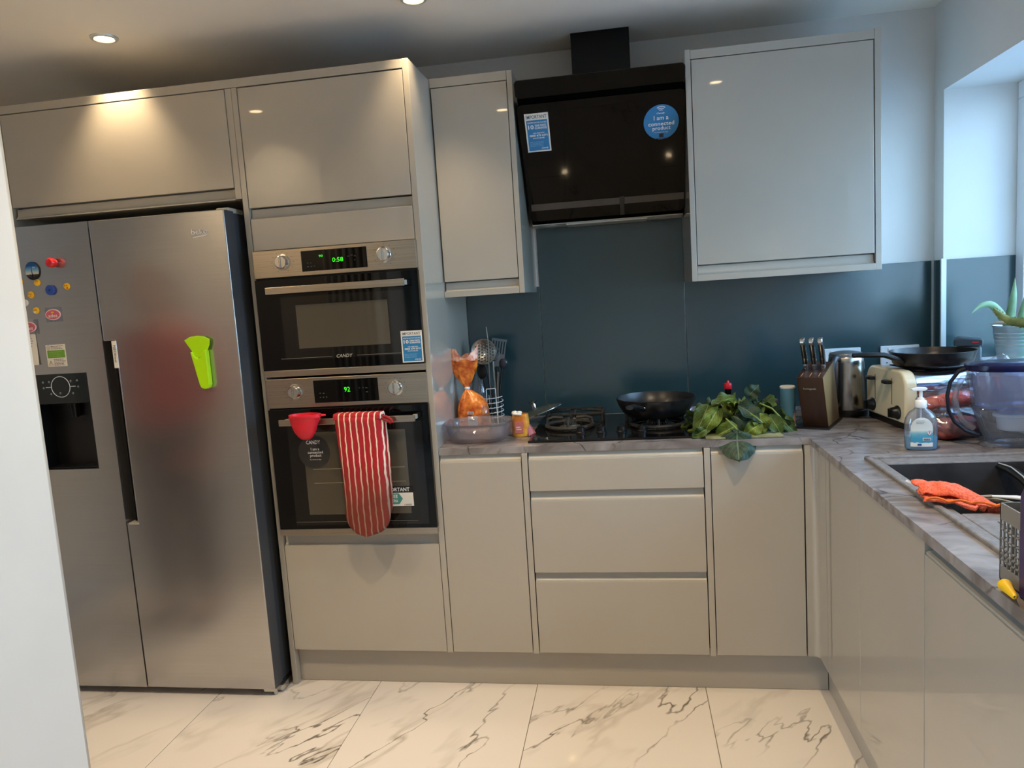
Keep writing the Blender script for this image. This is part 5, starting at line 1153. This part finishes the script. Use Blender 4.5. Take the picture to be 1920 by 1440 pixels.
def sill():
    c = (2.610, -.400, ZS); t = thing('potted_aloe', 'aloe plant in a ribbed zinc bucket on the window sill', 'potted plant', c)
    prof = [(0, .001), (.048, .001), (.049, .004)]
    for z in (.030, .062, .074, .086, .098, .110): prof += [(.049+.017*(z-.004)/.126, z), (.0515+.017*(z-.004)/.126, z+.003), (.0495+.017*(z-.004)/.126, z+.006)]
    prof += [(.066, .134), (.0685, .136), (.0685, .140), (.065, .140), (.062, .125), (0, .123)]
    part('bucket', lathe(B(), prof, c, 48), m_zinc, t, smooth=True, sharp=35)
    part('soil', lathe(B(), [(0, .126), (.062, .124)], c, 24), mat('soil', (58, 44, 34), .9), t)
    x, y, z = c
    def A(px_, pz, dy=0): return (px_, y-.0+dy, pz)
    blade([A(x-.022, z+.11), A(x-.014, z+.17), A(x-.006, z+.24), A(x-.004, z+.300)], .0155, m_aloe, t)
    blade([A(x+.018, z+.11), A(x+.022, z+.17), A(x+.038, z+.24), A(x+.052, z+.306)], .0125, m_aloe, t)
    blade([A(x-.020, z+.12, -.01), A(x-.045, z+.165, -.02), A(x-.085, z+.212, -.03), A(x-.125, z+.214, -.04), A(x-.160, z+.190, -.05)], .0135, m_aloe, t)
    blade([A(x+.01, z+.115), A(x-.02, z+.150, -.02), A(x-.065, z+.152, -.04), A(x-.105, z+.150, -.05)], .009, m_aloeb, t, label='withered brown leaf')
    blade([A(x+.01, z+.115), A(x+.03, z+.150, -.02), A(x+.06, z+.170, -.02)], .012, m_aloed, t)
    # second plant, nearer, mostly outside the frame
    c = (2.645, -.80, ZS); t = thing('second_aloe', 'long toothed aloe leaves reaching in from the right above the zinc bucket', 'potted plant', c)
    part('bucket', lathe(B(), [(0, .001), (.052, .001), (.070, .12), (.073, .122), (.073, .127), (.068, .127), (.066, .11), (0, .108)], c, 40), mat('pot_terracotta', (150, 96, 70), .7), t, smooth=True)
    x, y, z = c
    blade([(x, y, z+.11), (x-.020, y+.04, z+.165), (x-.080, y+.09, z+.158), (x-.165, y+.14, z+.170), (x-.200, y+.16, z+.200), (x-.212, y+.165, z+.216)], .017, m_aloed, t, teeth=True)
    blade([(x, y, z+.11), (x-.02, y+.03, z+.19), (x-.06, y+.08, z+.185), (x-.09, y+.11, z+.178)], .012, m_aloed, t)
    blade([(x-.01, y-.0, z+.11), (x-.055, y+.01, z+.150), (x-.085, y+.02, z+.09), (x-.084, y+.02, z+.05)], .013, m_aloe, t, teeth=True)
    blade([(x, y, z+.11), (x+.03, y-.05, z+.24), (x+.04, y-.07, z+.30)], .014, m_aloe, t, teeth=True)
    # detergent pouch
    c = (2.655, -.545, ZS); t = thing('green_pouch', 'green and white refill pouch with red logo on the window sill', 'pouch', c)
    b = B(); rings = []
    for zz, rx, ry in ((0, .055, .030), (.02, .057, .032), (.09, .055, .026), (.15, .053, .014), (.185, .050, .003), (.20, .050, .002)):
        rings.append([b.verts.new((c[0]+rx*math.copysign(abs(math.cos(2*PI*i/28))**.6, math.cos(2*PI*i/28)), c[1]+ry*math.sin(2*PI*i/28), c[2]+zz)) for i in range(28)])
    for a, d in zip(rings, rings[1:]):
        for i in range(28): b.faces.new((a[i], a[(i+1) % 28], d[(i+1) % 28], d[i]))
    b.faces.new(rings[0]); b.faces.new(rings[-1])
    m = mat('pouch_print', (60, 210, 60), .3); N, L, p = nodes(m); tcn = nd(N, 'ShaderNodeTexCoord'); sp = nd(N, 'ShaderNodeSeparateXYZ'); L.new(tcn.outputs['Generated'], sp.inputs[0]); r = nd(N, 'ShaderNodeValToRGB'); r.color_ramp.interpolation = 'CONSTANT'
    r.color_ramp.elements[0].color = rgb(30, 200, 50); r.color_ramp.elements[1].position = .62; r.color_ramp.elements[1].color = rgb(206, 222, 216); L.new(sp.outputs['Z'], r.inputs[0]); L.new(r.outputs[0], p.inputs['Base Color'])
    pb = part('pouch_body', b, m, t, smooth=True, sharp=50)
    part('logo', disc(B(), (c[0]-.028, c[1]-.012, c[2]+.172), .018, 24, .001, sz=.7), m_red, pb, label='red oval logo')
    # grey charger
    c = (2.540, -.215, ZS); t = thing('grey_device', 'small grey lidded device with a red mark beside the zinc bucket', 'device', c, math.radians(-20), local=True)
    part('device_body', bx(-.038, .040, -.035, .035, 0, .058), mat('device_grey', (98, 108, 116), .45), t, bevel=.008, seg=3)
    b = prism(B(), [(-.048, .060), (.044, .060), (.044, .082), (-.030, .092), (-.046, .084)], 'y', -.038, .038); part('device_lid', b, mat('device_dark', (54, 62, 70), .4), t, bevel=.005, seg=3)
    part('red_mark', bx(.010, .030, -.0395, -.0380, .072, .076), m_red, t)
sill()
# ------------------------------------------------------------------ right worktop
def soap():
    c = (2.138, -.868, ZW); t = thing('soap_dispenser', 'clear pump bottle of blue hand wash with white pump by the sink', 'soap dispenser', c, math.radians(-8), local=True)
    def shell(k, z0, z1, cap=True):
        prof = [(.0, .036, .019), (.004, .041, .022), (.03, .0425, .023), (.075, .042, .023), (.090, .039, .022), (.104, .030, .019), (.112, .018, .015), (.117, .0135, .0135), (.121, .0135, .0135)]
        b = B(); rings = []
        zs = [z0+(z1-z0)*i/22 for i in range(23)]
        for z in zs:
            for (za, xa, ya), (zb_, xb, yb) in zip(prof, prof[1:]):
                if za <= z <= zb_: f = (z-za)/(zb_-za+1e-9); rx, ry = xa+(xb-xa)*f, ya+(yb-ya)*f; break
            else: rx, ry = prof[-1][1:]
            rings.append([b.verts.new(((rx-k)*math.copysign(abs(math.cos(2*PI*i/40))**.75, math.cos(2*PI*i/40)), (ry-k)*math.copysign(abs(math.sin(2*PI*i/40))**.75, math.sin(2*PI*i/40)), z)) for i in range(40)])
        for a, d in zip(rings, rings[1:]):
            for i in range(40): b.faces.new((a[i], a[(i+1) % 40], d[(i+1) % 40], d[i]))
        b.faces.new(rings[0])
        if cap: b.faces.new(rings[-1])
        return b
    bd = part('bottle_body', shell(0, .001, .121, False), m_clear, t, smooth=True, sharp=60)
    part('liquid', shell(.0015, .003, .038), mat('blue_soap', (10, 176, 214), .2), t, smooth=True, sharp=60)
    part('dip_tube', tube(B(), [(0, 0, .008), (0, 0, .118)], .0025, 8), m_white, t)
    part('collar', lathe(B(), [(.0145, .116), (.0155, .118), (.0155, .134), (.013, .137), (.009, .138), (.009, .143), (0, .143)], (0, 0, 0), 32), m_white, t, smooth=True)
    part('pump_stem', lathe(B(), [(.0045, .142), (.0045, .162), (.006, .164), (0, .164)], (0, 0, 0), 16), m_white, t, smooth=True)
    part('pump_head', prism(B(), [(-.026, .168), (-.022, .163), (.010, .162), (.017, .168), (.012, .172), (-.008, .173)], 'y', -.006, .006), m_white, t, bevel=.002)
    # label wrapped on the front
    def lab(x0, x1, z0, z1, d, top_arc=0):
        b = B(); n = 14; rows = []
        for j in range(n+1):
            row = []
            for i in range(n+1):
                x = x0+(x1-x0)*i/n; u = (x-(x0+x1)/2)/((x1-x0)/2); zt = z1-top_arc*(1-math.sqrt(max(0, 1-.96*u*u))); z = z0+(zt-z0)*j/n
                rx, ry = (.0425, .023) if z < .075 else (.0425-.0035*(z-.075)/.015-.012*max(0, z-.088)/.015, .023-.001*(z-.075)/.015-.004*max(0, z-.088)/.015)
                cc = min(1, abs(x)/rx)**(1/.75); y = -ry*math.sqrt(max(0, 1-cc*cc))**.75
                row.append(b.verts.new((x, y-d, z)))
            rows.append(row)
        for a, e in zip(rows, rows[1:]):
            for i in range(n): b.faces.new((a[i], a[i+1], e[i+1], e[i]))
        return b
    m = mat('soap_label', (200, 214, 214), .5); N, L, p = nodes(m); tcn = nd(N, 'ShaderNodeTexCoord'); sp = nd(N, 'ShaderNodeSeparateXYZ'); L.new(tcn.outputs['Generated'], sp.inputs[0])
    nn = nd(N, 'ShaderNodeTexNoise'); nn.inputs['Scale'].default_value = 4; L.new(tcn.outputs['Generated'], nn.inputs['Vector']); am = nd(N, 'ShaderNodeMath', operation='MULTIPLY_ADD'); am.inputs[1].default_value = .08; L.new(nn.outputs[0], am.inputs[0]); L.new(sp.outputs['Z'], am.inputs[2])
    r = nd(N, 'ShaderNodeValToRGB'); L.new(am.outputs[0], r.inputs[0]); e = r.color_ramp.elements; e[0].position = .17; e[0].color = rgb(222, 226, 222); e[1].position = .19; e[1].color = rgb(56, 146, 184)
    for pos, col in ((.42, (70, 158, 190)), (.52, (140, 190, 200)), (.60, (214, 220, 216)), (.85, (204, 208, 206))): q = e.new(pos); q.color = rgb(*col)
    L.new(r.outputs[0], p.inputs['Base Color'])
    lb = part('label', lab(-.030, .026, .012, .092, .0006, .030), m, bd)
    def on(b): 
        for v in b.verts:
            x = v.co.x; cc = min(1, abs(x)/.0425)**(1/.75); v.co.y = -.023*math.sqrt(max(0, 1-cc*cc))**.75-.0013+v.co.y
        return b
    part('label_print', on(lines(B(), -.026, .012, .038, .052, 5, 0, seed=2, fill=.25)), mat('pale_print', (150, 196, 212), .6), lb, kind='stuff')
    part('label_heading', on(lines(B(), -.016, .008, .074, .085, 3, 0, seed=12, fill=.25)), m_inkd, lb, kind='stuff')
    part('hazard_diamond', on(prism(B(), [(.017, .043), (.024, .050), (.017, .057), (.010, .050)], 'y', -.0004, 0)), m_white, lb)
    b = B(); tube(b, [(.017, -.0006, .0435), (.0235, -.0006, .050), (.017, -.0006, .0565), (.0105, -.0006, .050)], .0005, 5, closed=True); part('diamond_border', on(b), m_red, lb)
    part('exclamation', on(bx(.0162, .0178, -.0008, -.0004, .0475, .0535)), m_inkd, lb)
    part('barcode_panel', on(bx(.000, .021, -.0004, 0, .029, .036)), m_white, lb)
    b = B()
    for k in range(9): box(b, .002+k*.002, .003+k*.002, -.0008, -.0004, .030, .035)
    part('barcode_bars', on(b), m_inkd, lb, kind='stuff')
    part('flag_mark', on(bx(-.013, -.003, -.0004, 0, .015, .020)), mat('flag_blue', (30, 60, 120), .5), lb)
soap(); bpy.data.objects['soap_dispenser'].scale = (1.03, 1.03, 1.07)
def jug():
    c = (2.405, -.845, ZW); t = thing('filter_jug', 'large clear water filter jug with navy lid and black rimmed handle', 'jug', c, math.radians(-6), local=True)
    def oval(z, rx, ry, n=48, off=0): return [(off+rx*math.copysign(abs(math.cos(2*PI*i/n))**.8, math.cos(2*PI*i/n)), ry*math.sin(2*PI*i/n), z) for i in range(n)]
    def loft(rs, capb=True, capt=False):
        b = B(); R = [[b.verts.new(p) for p in r] for r in rs]
        for a, d in zip(R, R[1:]):
            n = len(a)
            for i in range(n): b.faces.new((a[i], a[(i+1) % n], d[(i+1) % n], d[i]))
        if capb: b.faces.new(R[0])
        if capt: b.faces.new(R[-1])
        return b
    part('jug_body', loft([oval(.004, .060, .046), oval(.008, .076, .055), (oval(.05, .096, .062)), oval(.12, .115, .068), oval(.225, .130, .074)]), m_jug, t, smooth=True, sharp=60)
    part('foot_wedge', loft([oval(.0005, .098, .05), oval(.004, .098, .05), oval(.012, .080, .05)], True, True), m_jug, t, smooth=True, sharp=50)
    part('funnel', loft([oval(.080, .046, .035), oval(.112, .056, .040), oval(.118, .104, .060), oval(.21, .118, .066)]), m_jugb, t, smooth=True, sharp=50)
    part('cartridge', loft([oval(.046, .044, .034), oval(.050, .048, .036), oval(.084, .052, .038), oval(.086, .060, .044), oval(.094, .060, .044), oval(.098, .040, .03)], True, True), m_white, t, smooth=True, sharp=40)
    part('water_line', loft([oval(.116, .1135, .0675), oval(.119, .1138, .0677)], False), mat('water_band', (96, 112, 168), .3), t, smooth=True)
    m_navy = mat('navy_lid', (20, 22, 58), .25)
    part('lid_rim', loft([oval(.222, .131, .075), oval(.226, .135, .078), oval(.240, .135, .078), oval(.243, .130, .074), oval(.241, .118, .064)], False), m_navy, t, smooth=True, sharp=40)
    part('lid_top', loft([oval(.238, .120, .066), oval(.246, .110, .058), oval(.249, .06, .03)], False, True), m_navy, t, smooth=True, sharp=40)
    hp = [(-.118, 0, .232), (-.150, 0, .222), (-.172, 0, .190), (-.180, 0, .150), (-.176, 0, .105), (-.160, 0, .070), (-.132, 0, .045), (-.098, 0, .030)]
    part('handle_grip', tube(B(), hp, [.007, .006, .0055, .0055, .0055, .0055, .006, .007], 8, flat=1.0), mat('grip_navy_black', (20, 20, 34), .35), t, smooth=True)
    hp2 = [(-.112, 0, .205), (-.140, 0, .200), (-.156, 0, .172), (-.160, 0, .14), (-.155, 0, .105), (-.140, 0, .075), (-.110, 0, .05)]
    part('handle_web', tube(B(), hp2, .009, 8), m_jug, t, smooth=True)
    e = prism(B(), [(-.050, .020), (.030, .020), (.036, .026), (.030, .032), (-.050, .032), (-.056, .026)], 'y', -.0605, -.0595)
    part('raised_plate', e, m_jug, t, bevel=.0008)
    part('lettering', text(B(), 'AQUAPHOR', -.045, .025, .0225, .0295, -.0612, bold=.02), mat('grey_letter', (110, 112, 122), .4), t)
jug()
m_meat = mat('meat', (128, 44, 44), .4); noise_mix(m_meat, (104, 30, 34), (172, 96, 92), 34)
m_meat2 = mat('meat_orange', (212, 82, 58), .3); noise_mix(m_meat2, (196, 58, 40), (232, 120, 92), 30)
def meats():
    def lump(c, r, seed, m, nm, t, lab=None, film=False):
        b = B(); ball(b, c, *r, 32, 22)
        for v in b.verts:
            d = (v.co-Vector(c)); k = 1+.22*noise.noise(v.co*28+Vector((seed, 0, 0)))+.10*noise.noise(v.co*70+Vector((seed, 3, 0)))
            v.co = Vector(c)+d*k*(1.06 if film else 1)
            if v.co.z < ZW+.002: v.co.z = ZW+.002
        return part(nm, b, m, t, smooth=True, sharp=60, label=lab)
    t = thing('meat_bag', 'clear plastic bag of dark red meat between soap and filter jug', 'bag of meat', (2.270, -.72, ZW))
    lump((2.265, -.735, ZW+.032), (.050, .040, .034), 1, m_meat, 'meat_piece', t); lump((2.315, -.715, ZW+.034), (.048, .042, .034), 5, m_meat, 'meat_piece', t)
    lump((2.290, -.725, ZW+.044), (.085, .056, .050), 9, m_film, 'plastic_bag', t, film=True)
    t = thing('red_meat_pack', 'orange red piece of meat in clear film on top of the meat bag', 'bag of meat', (2.3, -.66, ZW+.075))
    lump((2.325, -.665, ZW+.112), (.052, .034, .026), 3, m_meat2, 'meat_piece', t); lump((2.265, -.655, ZW+.098), (.050, .032, .026), 13, m_meat2, 'meat_piece', t)
    lump((2.295, -.66, ZW+.106), (.088, .042, .040), 11, m_film, 'plastic_bag', t, film=True)
    t = thing('clear_bag', 'crumpled empty clear plastic bag between toaster pan and filter jug', 'plastic bag', (2.40, -.66, ZW))
    b = B(); ball(b, (2.425, -.655, ZW+.165), .075, .05, .072, 30, 20)
    for v in b.verts: v.co += (v.co-Vector((2.425, -.655, ZW+.165)))*(.3*noise.noise(v.co*30))
    part('film', b, m_film, t, smooth=True, sharp=30)
    part('meat_piece', ball(B(), (2.425, -.645, ZW+.10), .062, .03, .035, 16, 10), m_meat, t, smooth=True)
    b = B(); ball(b, (2.43, -.65, ZW+.05), .07, .04, .05, 20, 12); part('lower_fold', b, m_film, t, smooth=True)
meats()
def cloth():
    t = thing('orange_cloth', 'orange microfibre cloth draped over the front edge of the sink', 'cloth', (2.0, -1.43, .905))
    m = mat('microfibre_orange', (226, 96, 62), .95); noise_mix(m, (210, 78, 48), (240, 120, 84), 260, bump=1.0)
    def sheet(nm, A, Bv, n0, n1, wob, z0, seed, m_, lift=0):
        """A, Bv: corner and two edge vectors"""
        b = B(); rows = []
        for i in range(n0+1):
            row = []
            for j in range(n1+1):
                u, v = i/n0, j/n1; p = Vector(A)+Vector(Bv[0])*u+Vector(Bv[1])*v
                p.x += .012*noise.noise(Vector((u*3, v*3, seed))); p.y += .010*noise.noise(Vector((u*3, v*3, seed+4)))
                p.z += wob*abs(noise.noise(Vector((u*4, v*3, seed+8))))+.006*math.sin(u*9+seed)*v+lift*math.sin(PI*v)*math.sin(PI*min(1, u*1.1))
                if p.x > 1.985 and p.y > -1.49: p.z -= (p.x-1.985)*.35*1
                row.append(b.verts.new(p))
            rows.append(row)
        for a, c in zip(rows, rows[1:]):
            for j in range(n1): b.faces.new((a[j], a[j+1], c[j+1], c[j]))
        return part(nm, b, m_, t, smooth=True, sharp=180, solid=.003)
    sheet('lower_fold', (1.932, -1.445, .910), ((.155, -.075, .0), (.012, .075, .004)), 26, 14, .012, 0, 3, m)
    sheet('upper_fold', (1.936, -1.425, .919), ((.145, -.055, .004), (.006, .080, .010)), 26, 14, .016, 0, 9, m, .012)
    sheet('end_flap', (2.030, -1.480, .916), ((.065, -.005, -.004), (.012, .065, .006)), 14, 12, .012, 0, 15, m, .006)
    mb = mat('cloth_edging', (232, 110, 40), .8)
    e = [(1.936+.155*k/16, -1.449-.074*k/16+.003*math.sin(k), .915+.006*abs(math.sin(k*.8))) for k in range(17)]
    part('stitched_edge', tube(B(), e, .0032, 6), mb, t, smooth=True)
    part('hanging_tag', tube(B(), [(1.948, -1.352, .925), (1.935, -1.338, .930), (1.930, -1.345, .930), (1.944, -1.358, .925)], .0016, 6), m_paper, t, smooth=True)
cloth()
def in_sink():
    c = (2.165, -1.175, .7065); t = thing('saucepan', 'black lined saucepan with pale rim and long black handle in the sink', 'saucepan', c)
    part('pan_body', lathe(B(), [(0, .0), (.085, .0), (.097, .010), (.100, .100), (.1035, .103), (.101, .105), (.0965, .101), (.094, .012), (.083, .005), (0, .005)], c, 56), m_pan, t, smooth=True, sharp=50)
    part('steel_rim', tube(B(), [(c[0]+.102*math.cos(2*PI*k/56), c[1]+.102*math.sin(2*PI*k/56), c[2]+.105) for k in range(56)], .0022, 8, closed=True), m_trim, t, smooth=True)
    t = thing('sink_frying_pan', 'dark pan with long curved black handle resting in the sink', 'pan', (2.29, -1.30, .7065))
    part('handle', tube(B(), [(2.262, -1.018, .882), (2.272, -1.045, .884), (2.282, -1.09, .880), (2.285, -1.15, .870), (2.285, -1.20, .850), (2.285, -1.24, .81)], [.010, .014, .016, .016, .014, .010], 10, flat=.6), m_black, t, smooth=True)
    part('handle_edge', tube(B(), [(2.262, -1.025, .893), (2.276, -1.09, .893), (2.276, -1.15, .883), (2.276, -1.20, .862)], .0018, 6), m_trim, t, smooth=True)
    part('pan_body', lathe(B(), [(0, 0), (.06, 0), (.075, .02), (.082, .09), (.080, .09), (.072, .02), (.058, .004), (0, .004)], (2.288, -1.325, .7065), 44), m_pan, t, smooth=True, sharp=50)
    t = thing('white_spoon', 'white plastic spoon handle sticking out beside the cutlery basket', 'spoon', (2.18, -1.40, .71))
    part('handle', tube(B(), [(2.17, -1.23, .856), (2.205, -1.265, .862), (2.24, -1.31, .866), (2.27, -1.36, .86)], [.006, .010, .010, .007], 10, flat=.5), m_white, t, smooth=True)
    part('stem', tube(B(), [(2.17, -1.23, .856), (2.10, -1.17, .835)], .004, 8), m_rail, t, smooth=True)
in_sink()
def basket():
    t = thing('cutlery_basket', 'grey dishwasher cutlery basket with purple carrying handle at the worktop edge', 'cutlery basket', (1.965, -1.97, ZW))
    x0, x1, z1 = 1.900, 2.030, 1.028
    def wall_x(x, y0, y1):
        b = B(); th = .0025
        box(b, x, x+th, y0, y1, ZW+.001, ZW+.026); box(b, x, x+th, y0, y1, z1-.028, z1)
        n = 6; w = (y1-y0)
        for k in range(n+1): yy = y0+w*k/n; box(b, x, x+th, max(y0, yy-.0016), min(y1, yy+.0016), ZW+.026, z1-.028)
        for z in (ZW+.036, ZW+.046, ZW+.056, ZW+.072, ZW+.088): box(b, x, x+th, y0, y1, z-.0012, z+.0012)
        return b
    def wall_y(y, xa, xb):
        b = B(); th = .0025; box(b, xa, xb, y, y+th, ZW+.001, ZW+.026); box(b, xa, xb, y, y+th, z1-.028, z1); n = 6; w = xb-xa
        for k in range(n+1): xx = xa+w*k/n; box(b, max(xa, xx-.0016), min(xb, xx+.0016), y, y+th, ZW+.026, z1-.028)
        for z in (ZW+.036, ZW+.046, ZW+.056, ZW+.072, ZW+.088): box(b, xa, xb, y, y+th, z-.0012, z+.0012)
        return b
    for (y0, y1, l) in ((-1.925, -1.852, 'back compartment'), (-2.10, -1.965, 'front compartment')):
        b = wall_x(x0, y0, y1)
        for o in (wall_x(x1-.0025, y0, y1), wall_y(y0, x0, x1), wall_y(y1-.0025, x0, x1)):
            me = bpy.data.meshes.new('tmp'); o.to_mesh(me); b.from_mesh(me); o.free(); bpy.data.meshes.remove(me)
        box(b, x0, x1, y0, y1, ZW+.001, ZW+.003); part('compartment', b, m_grey, t, label=l)
    b = B(); yc = -1.945; w = .019
    P = [(x0-.006, ZW+.001), (x0-.006, ZW+.165), (x0+.004, ZW+.190), (x0+.024, ZW+.203), (x1-.024, ZW+.203), (x1-.004, ZW+.190), (x1+.006, ZW+.165), (x1+.006, ZW+.001), (x1-.001, ZW+.001), (x1-.001, ZW+.160), (x1-.012, ZW+.180), (x1-.028, ZW+.190), (x0+.028, ZW+.190), (x0+.012, ZW+.180), (x0+.001, ZW+.160), (x0+.001, ZW+.001)]
    part('carrying_handle', prism(b, P, 'y', yc-w, yc+w), m_purple, t, bevel=.002)
    t2 = thing('steel_spoon', 'steel cutlery handle seen through the basket grid', 'spoon', (1.93, -1.89, ZW+.004))
    part('handle', tube(B(), [(1.925, -1.89, ZW+.005), (1.928, -1.885, ZW+.12)], [.004, .003], 8, flat=.5), m_chrome, t2, smooth=True)
    t = thing('icing_nozzle', 'small yellow plastic cone lying by the cutlery basket', 'cone', (1.886, -1.945, ZW))
    M = Matrix.Translation((1.884, -1.905, ZW+.0105)) @ Matrix.Rotation(math.radians(-12), 4, 'Z') @ Matrix.Rotation(math.radians(86), 4, 'X')
    part('cone', lathe(B(), [(.0085, 0), (.0105, .001), (.0105, .004), (.009, .006), (.0045, .055), (.002, .058), (.001, .057), (.0075, .004)], (0, 0, 0), 28, M=M), mat('cone_yellow', (232, 188, 30), .35), t, smooth=True)
basket()
# ------------------------------------------------------------------ the person whose red top is mirrored in the fridge door
def skin_mesh(name, verts, edges, radii, m, parent, lvl=2, root=0, label=None):
    me = bpy.data.meshes.new(name); me.from_pydata([tuple(v) for v in verts], edges, []); me.materials.append(m); me.update()
    o = bpy.data.objects.new(name, me); COL.objects.link(o); o.parent = parent
    sk = o.modifiers.new('skin', 'SKIN'); 
    if not me.skin_vertices: me.attributes.new
    sd = me.skin_vertices[0].data if me.skin_vertices else None
    for i, r in enumerate(radii):
        rr = r if isinstance(r, tuple) else (r, r); sd[i].radius = rr
        sd[i].use_root = (i == root)
    sb = o.modifiers.new('sub', 'SUBSURF'); sb.levels = lvl; sb.render_levels = lvl
    for p in me.polygons: p.use_smooth = True
    sk.use_smooth_shade = True
    dg = bpy.context.evaluated_depsgraph_get(); m2 = bpy.data.meshes.new_from_object(o.evaluated_get(dg))
    o.modifiers.clear(); o.data = m2; bpy.data.meshes.remove(me); m2.name = name
    for p in m2.polygons: p.use_smooth = True
    if not m2.materials: m2.materials.append(m)
    if label: o['label'] = label
    return o
def person():
    t = thing('person', 'person in red top and dark trousers standing with arms down, reflected in the fridge', 'person', (-.80, -1.42, 0), 0, local=True)
    m_skin = mat('skin', (176, 128, 100), .55); m_top = mat('red_top', (166, 22, 34), .8); m_tr = mat('dark_trousers', (44, 32, 46), .85); m_hair = mat('dark_hair', (34, 26, 24), .5); m_shoe = mat('slippers', (60, 56, 60), .7)
    # bare body: head, neck, torso, arms and legs in one surface, facing +y (the fridge)
    V = [(0, 0, .90), (0, .005, 1.02), (0, .01, 1.18), (0, 0, 1.31), (0, .0, 1.40), (0, .012, 1.46), (0, .02, 1.53), (0, .022, 1.585),
         (-.15, 0, 1.33), (-.20, -.02, 1.07), (-.195, .0, .86), (-.19, .015, .80), (.15, 0, 1.33), (.20, -.02, 1.07), (.195, .0, .86), (.19, .015, .80),
         (-.09, 0, .86), (-.10, .01, .48), (-.10, -.02, .09), (-.10, .07, .035), (.09, 0, .86), (.10, .01, .48), (.10, -.02, .09), (.10, .07, .035)]
    Ed = [(0, 1), (1, 2), (2, 3), (3, 4), (4, 5), (5, 6), (6, 7), (3, 8), (8, 9), (9, 10), (10, 11), (3, 12), (12, 13), (13, 14), (14, 15), (0, 16), (16, 17), (17, 18), (18, 19), (0, 20), (20, 21), (21, 22), (22, 23)]
    R_ = [(.14, .10), (.115, .09), (.135, .10), (.12, .085), (.05, .05), (.055, .06), (.075, .09), (.06, .075), (.055, .055), (.038, .038), (.030, .028), (.024, .022), (.055, .055), (.038, .038), (.030, .028), (.024, .022), (.085, .085), (.055, .055), (.038, .04), (.036, .028), (.085, .085), (.055, .055), (.038, .04), (.036, .028)]
    skin_mesh('body', V, Ed, R_, m_skin, t)
    G = lambda r: tuple(k+.016 for k in r)
    idx = [0, 1, 2, 3, 8, 9, 12, 13]; mp = {v: i for i, v in enumerate(idx)}
    Vt = [V[i] for i in idx]+[(0, 0, .80), (-.198, -.01, .98), (.198, -.01, .98), (0, 0, 1.375)]; Et = [(mp[a], mp[b]) for a, b in Ed if a in mp and b in mp]+[(0, 8), (mp[9], 9), (mp[13], 10), (mp[3], 11)]
    skin_mesh('red_top', Vt, Et, [G(R_[i]) for i in idx]+[(.165, .13), (.05, .05), (.05, .05), (.07, .065)], m_top, t)
    idx = [0, 16, 17, 18, 20, 21, 22]; mp = {v: i for i, v in enumerate(idx)}
    skin_mesh('trousers', [V[i] for i in idx], [(mp[a], mp[b]) for a, b in Ed if a in mp and b in mp], [(.15, .115), (.10, .10), (.075, .075), (.062, .062), (.10, .10), (.075, .075), (.062, .062)], m_tr, t)
    # head details
    y = .02
    part('hair', ball(B(), (0, y-.022, 1.575), .088, .096, .098, 24, 16), m_hair, t, smooth=True)
    part('long_hair', ball(B(), (0, y-.075, 1.47), .075, .045, .13, 20, 14), m_hair, t, smooth=True)
    hd = part('face', ball(B(), (0, y+.018, 1.545), .072, .082, .105, 24, 18), m_skin, t, smooth=True)
    for s in (-1, 1):
        e = part('eye', ball(B(), (s*.028, y+.090, 1.552), .013, .010, .009, 14, 10), m_white, hd, smooth=True)
        part('iris', ball(B(), (s*.028, y+.099, 1.552), .005, .003, .005, 10, 8), m_black, hd, smooth=True)
        part('eyebrow', tube(B(), [(s*.014, y+.097, 1.568), (s*.028, y+.098, 1.573), (s*.042, y+.090, 1.569)], .0025, 6), m_hair, hd, smooth=True)
        part('ear', ball(B(), (s*.074, y+.010, 1.545), .008, .018, .028, 12, 10), m_skin, hd, smooth=True)
    part('nose', tube(B(), [(0, y+.096, 1.555), (0, y+.108, 1.535), (0, y+.112, 1.522), (0, y+.100, 1.514)], [.006, .008, .012, .008], 10), m_skin, hd, smooth=True)
    part('mouth', tube(B(), [(-.024, y+.088, 1.492), (-.010, y+.097, 1.494), (0, y+.098, 1.492), (.010, y+.097, 1.494), (.024, y+.088, 1.492)], [.002, .005, .0055, .005, .002], 8), mat('lips', (168, 84, 80), .5), hd, smooth=True)
    for s in (-1, 1):
        pv = [(s*.190, .015, .81), (s*.188, .020, .775), (s*.186, .026, .735)]; pe = [(0, 1), (1, 2)]; pr = [(.020, .017), (.016, .030), (.014, .034)]
        skin_mesh('palm', pv, pe, pr, m_skin, t, 2)
        for k, (dy_, ln) in enumerate(((.026, .066), (.010, .076), (-.006, .072), (-.021, .055))):
            q0 = Vector((s*.186, .024+dy_, .722)); d1_ = Vector((-s*.12, .1, -1)).normalized(); d2_ = Vector((-s*.35, .12, -1)).normalized(); d3_ = Vector((-s*.6, .1, -1)).normalized()
            q = [q0, q0+d1_*ln*.45, q0+d1_*ln*.45+d2_*ln*.32, q0+d1_*ln*.45+d2_*ln*.32+d3_*ln*.23]
            skin_mesh('finger', q, [(0, 1), (1, 2), (2, 3)], [.009, .0085, .0078, .006], m_skin, t, 1)
        q0 = Vector((s*.187, .040, .785)); q = [q0, q0+Vector((-s*.006, .026, -.022)), q0+Vector((-s*.012, .034, -.052))]
        skin_mesh('thumb', q, [(0, 1), (1, 2)], [.012, .010, .0078], m_skin, t, 1)
        part('slipper', ball(B(), (s*.10, .035, .034), .048, .125, .033, 24, 14), m_shoe, t, smooth=True)
person()
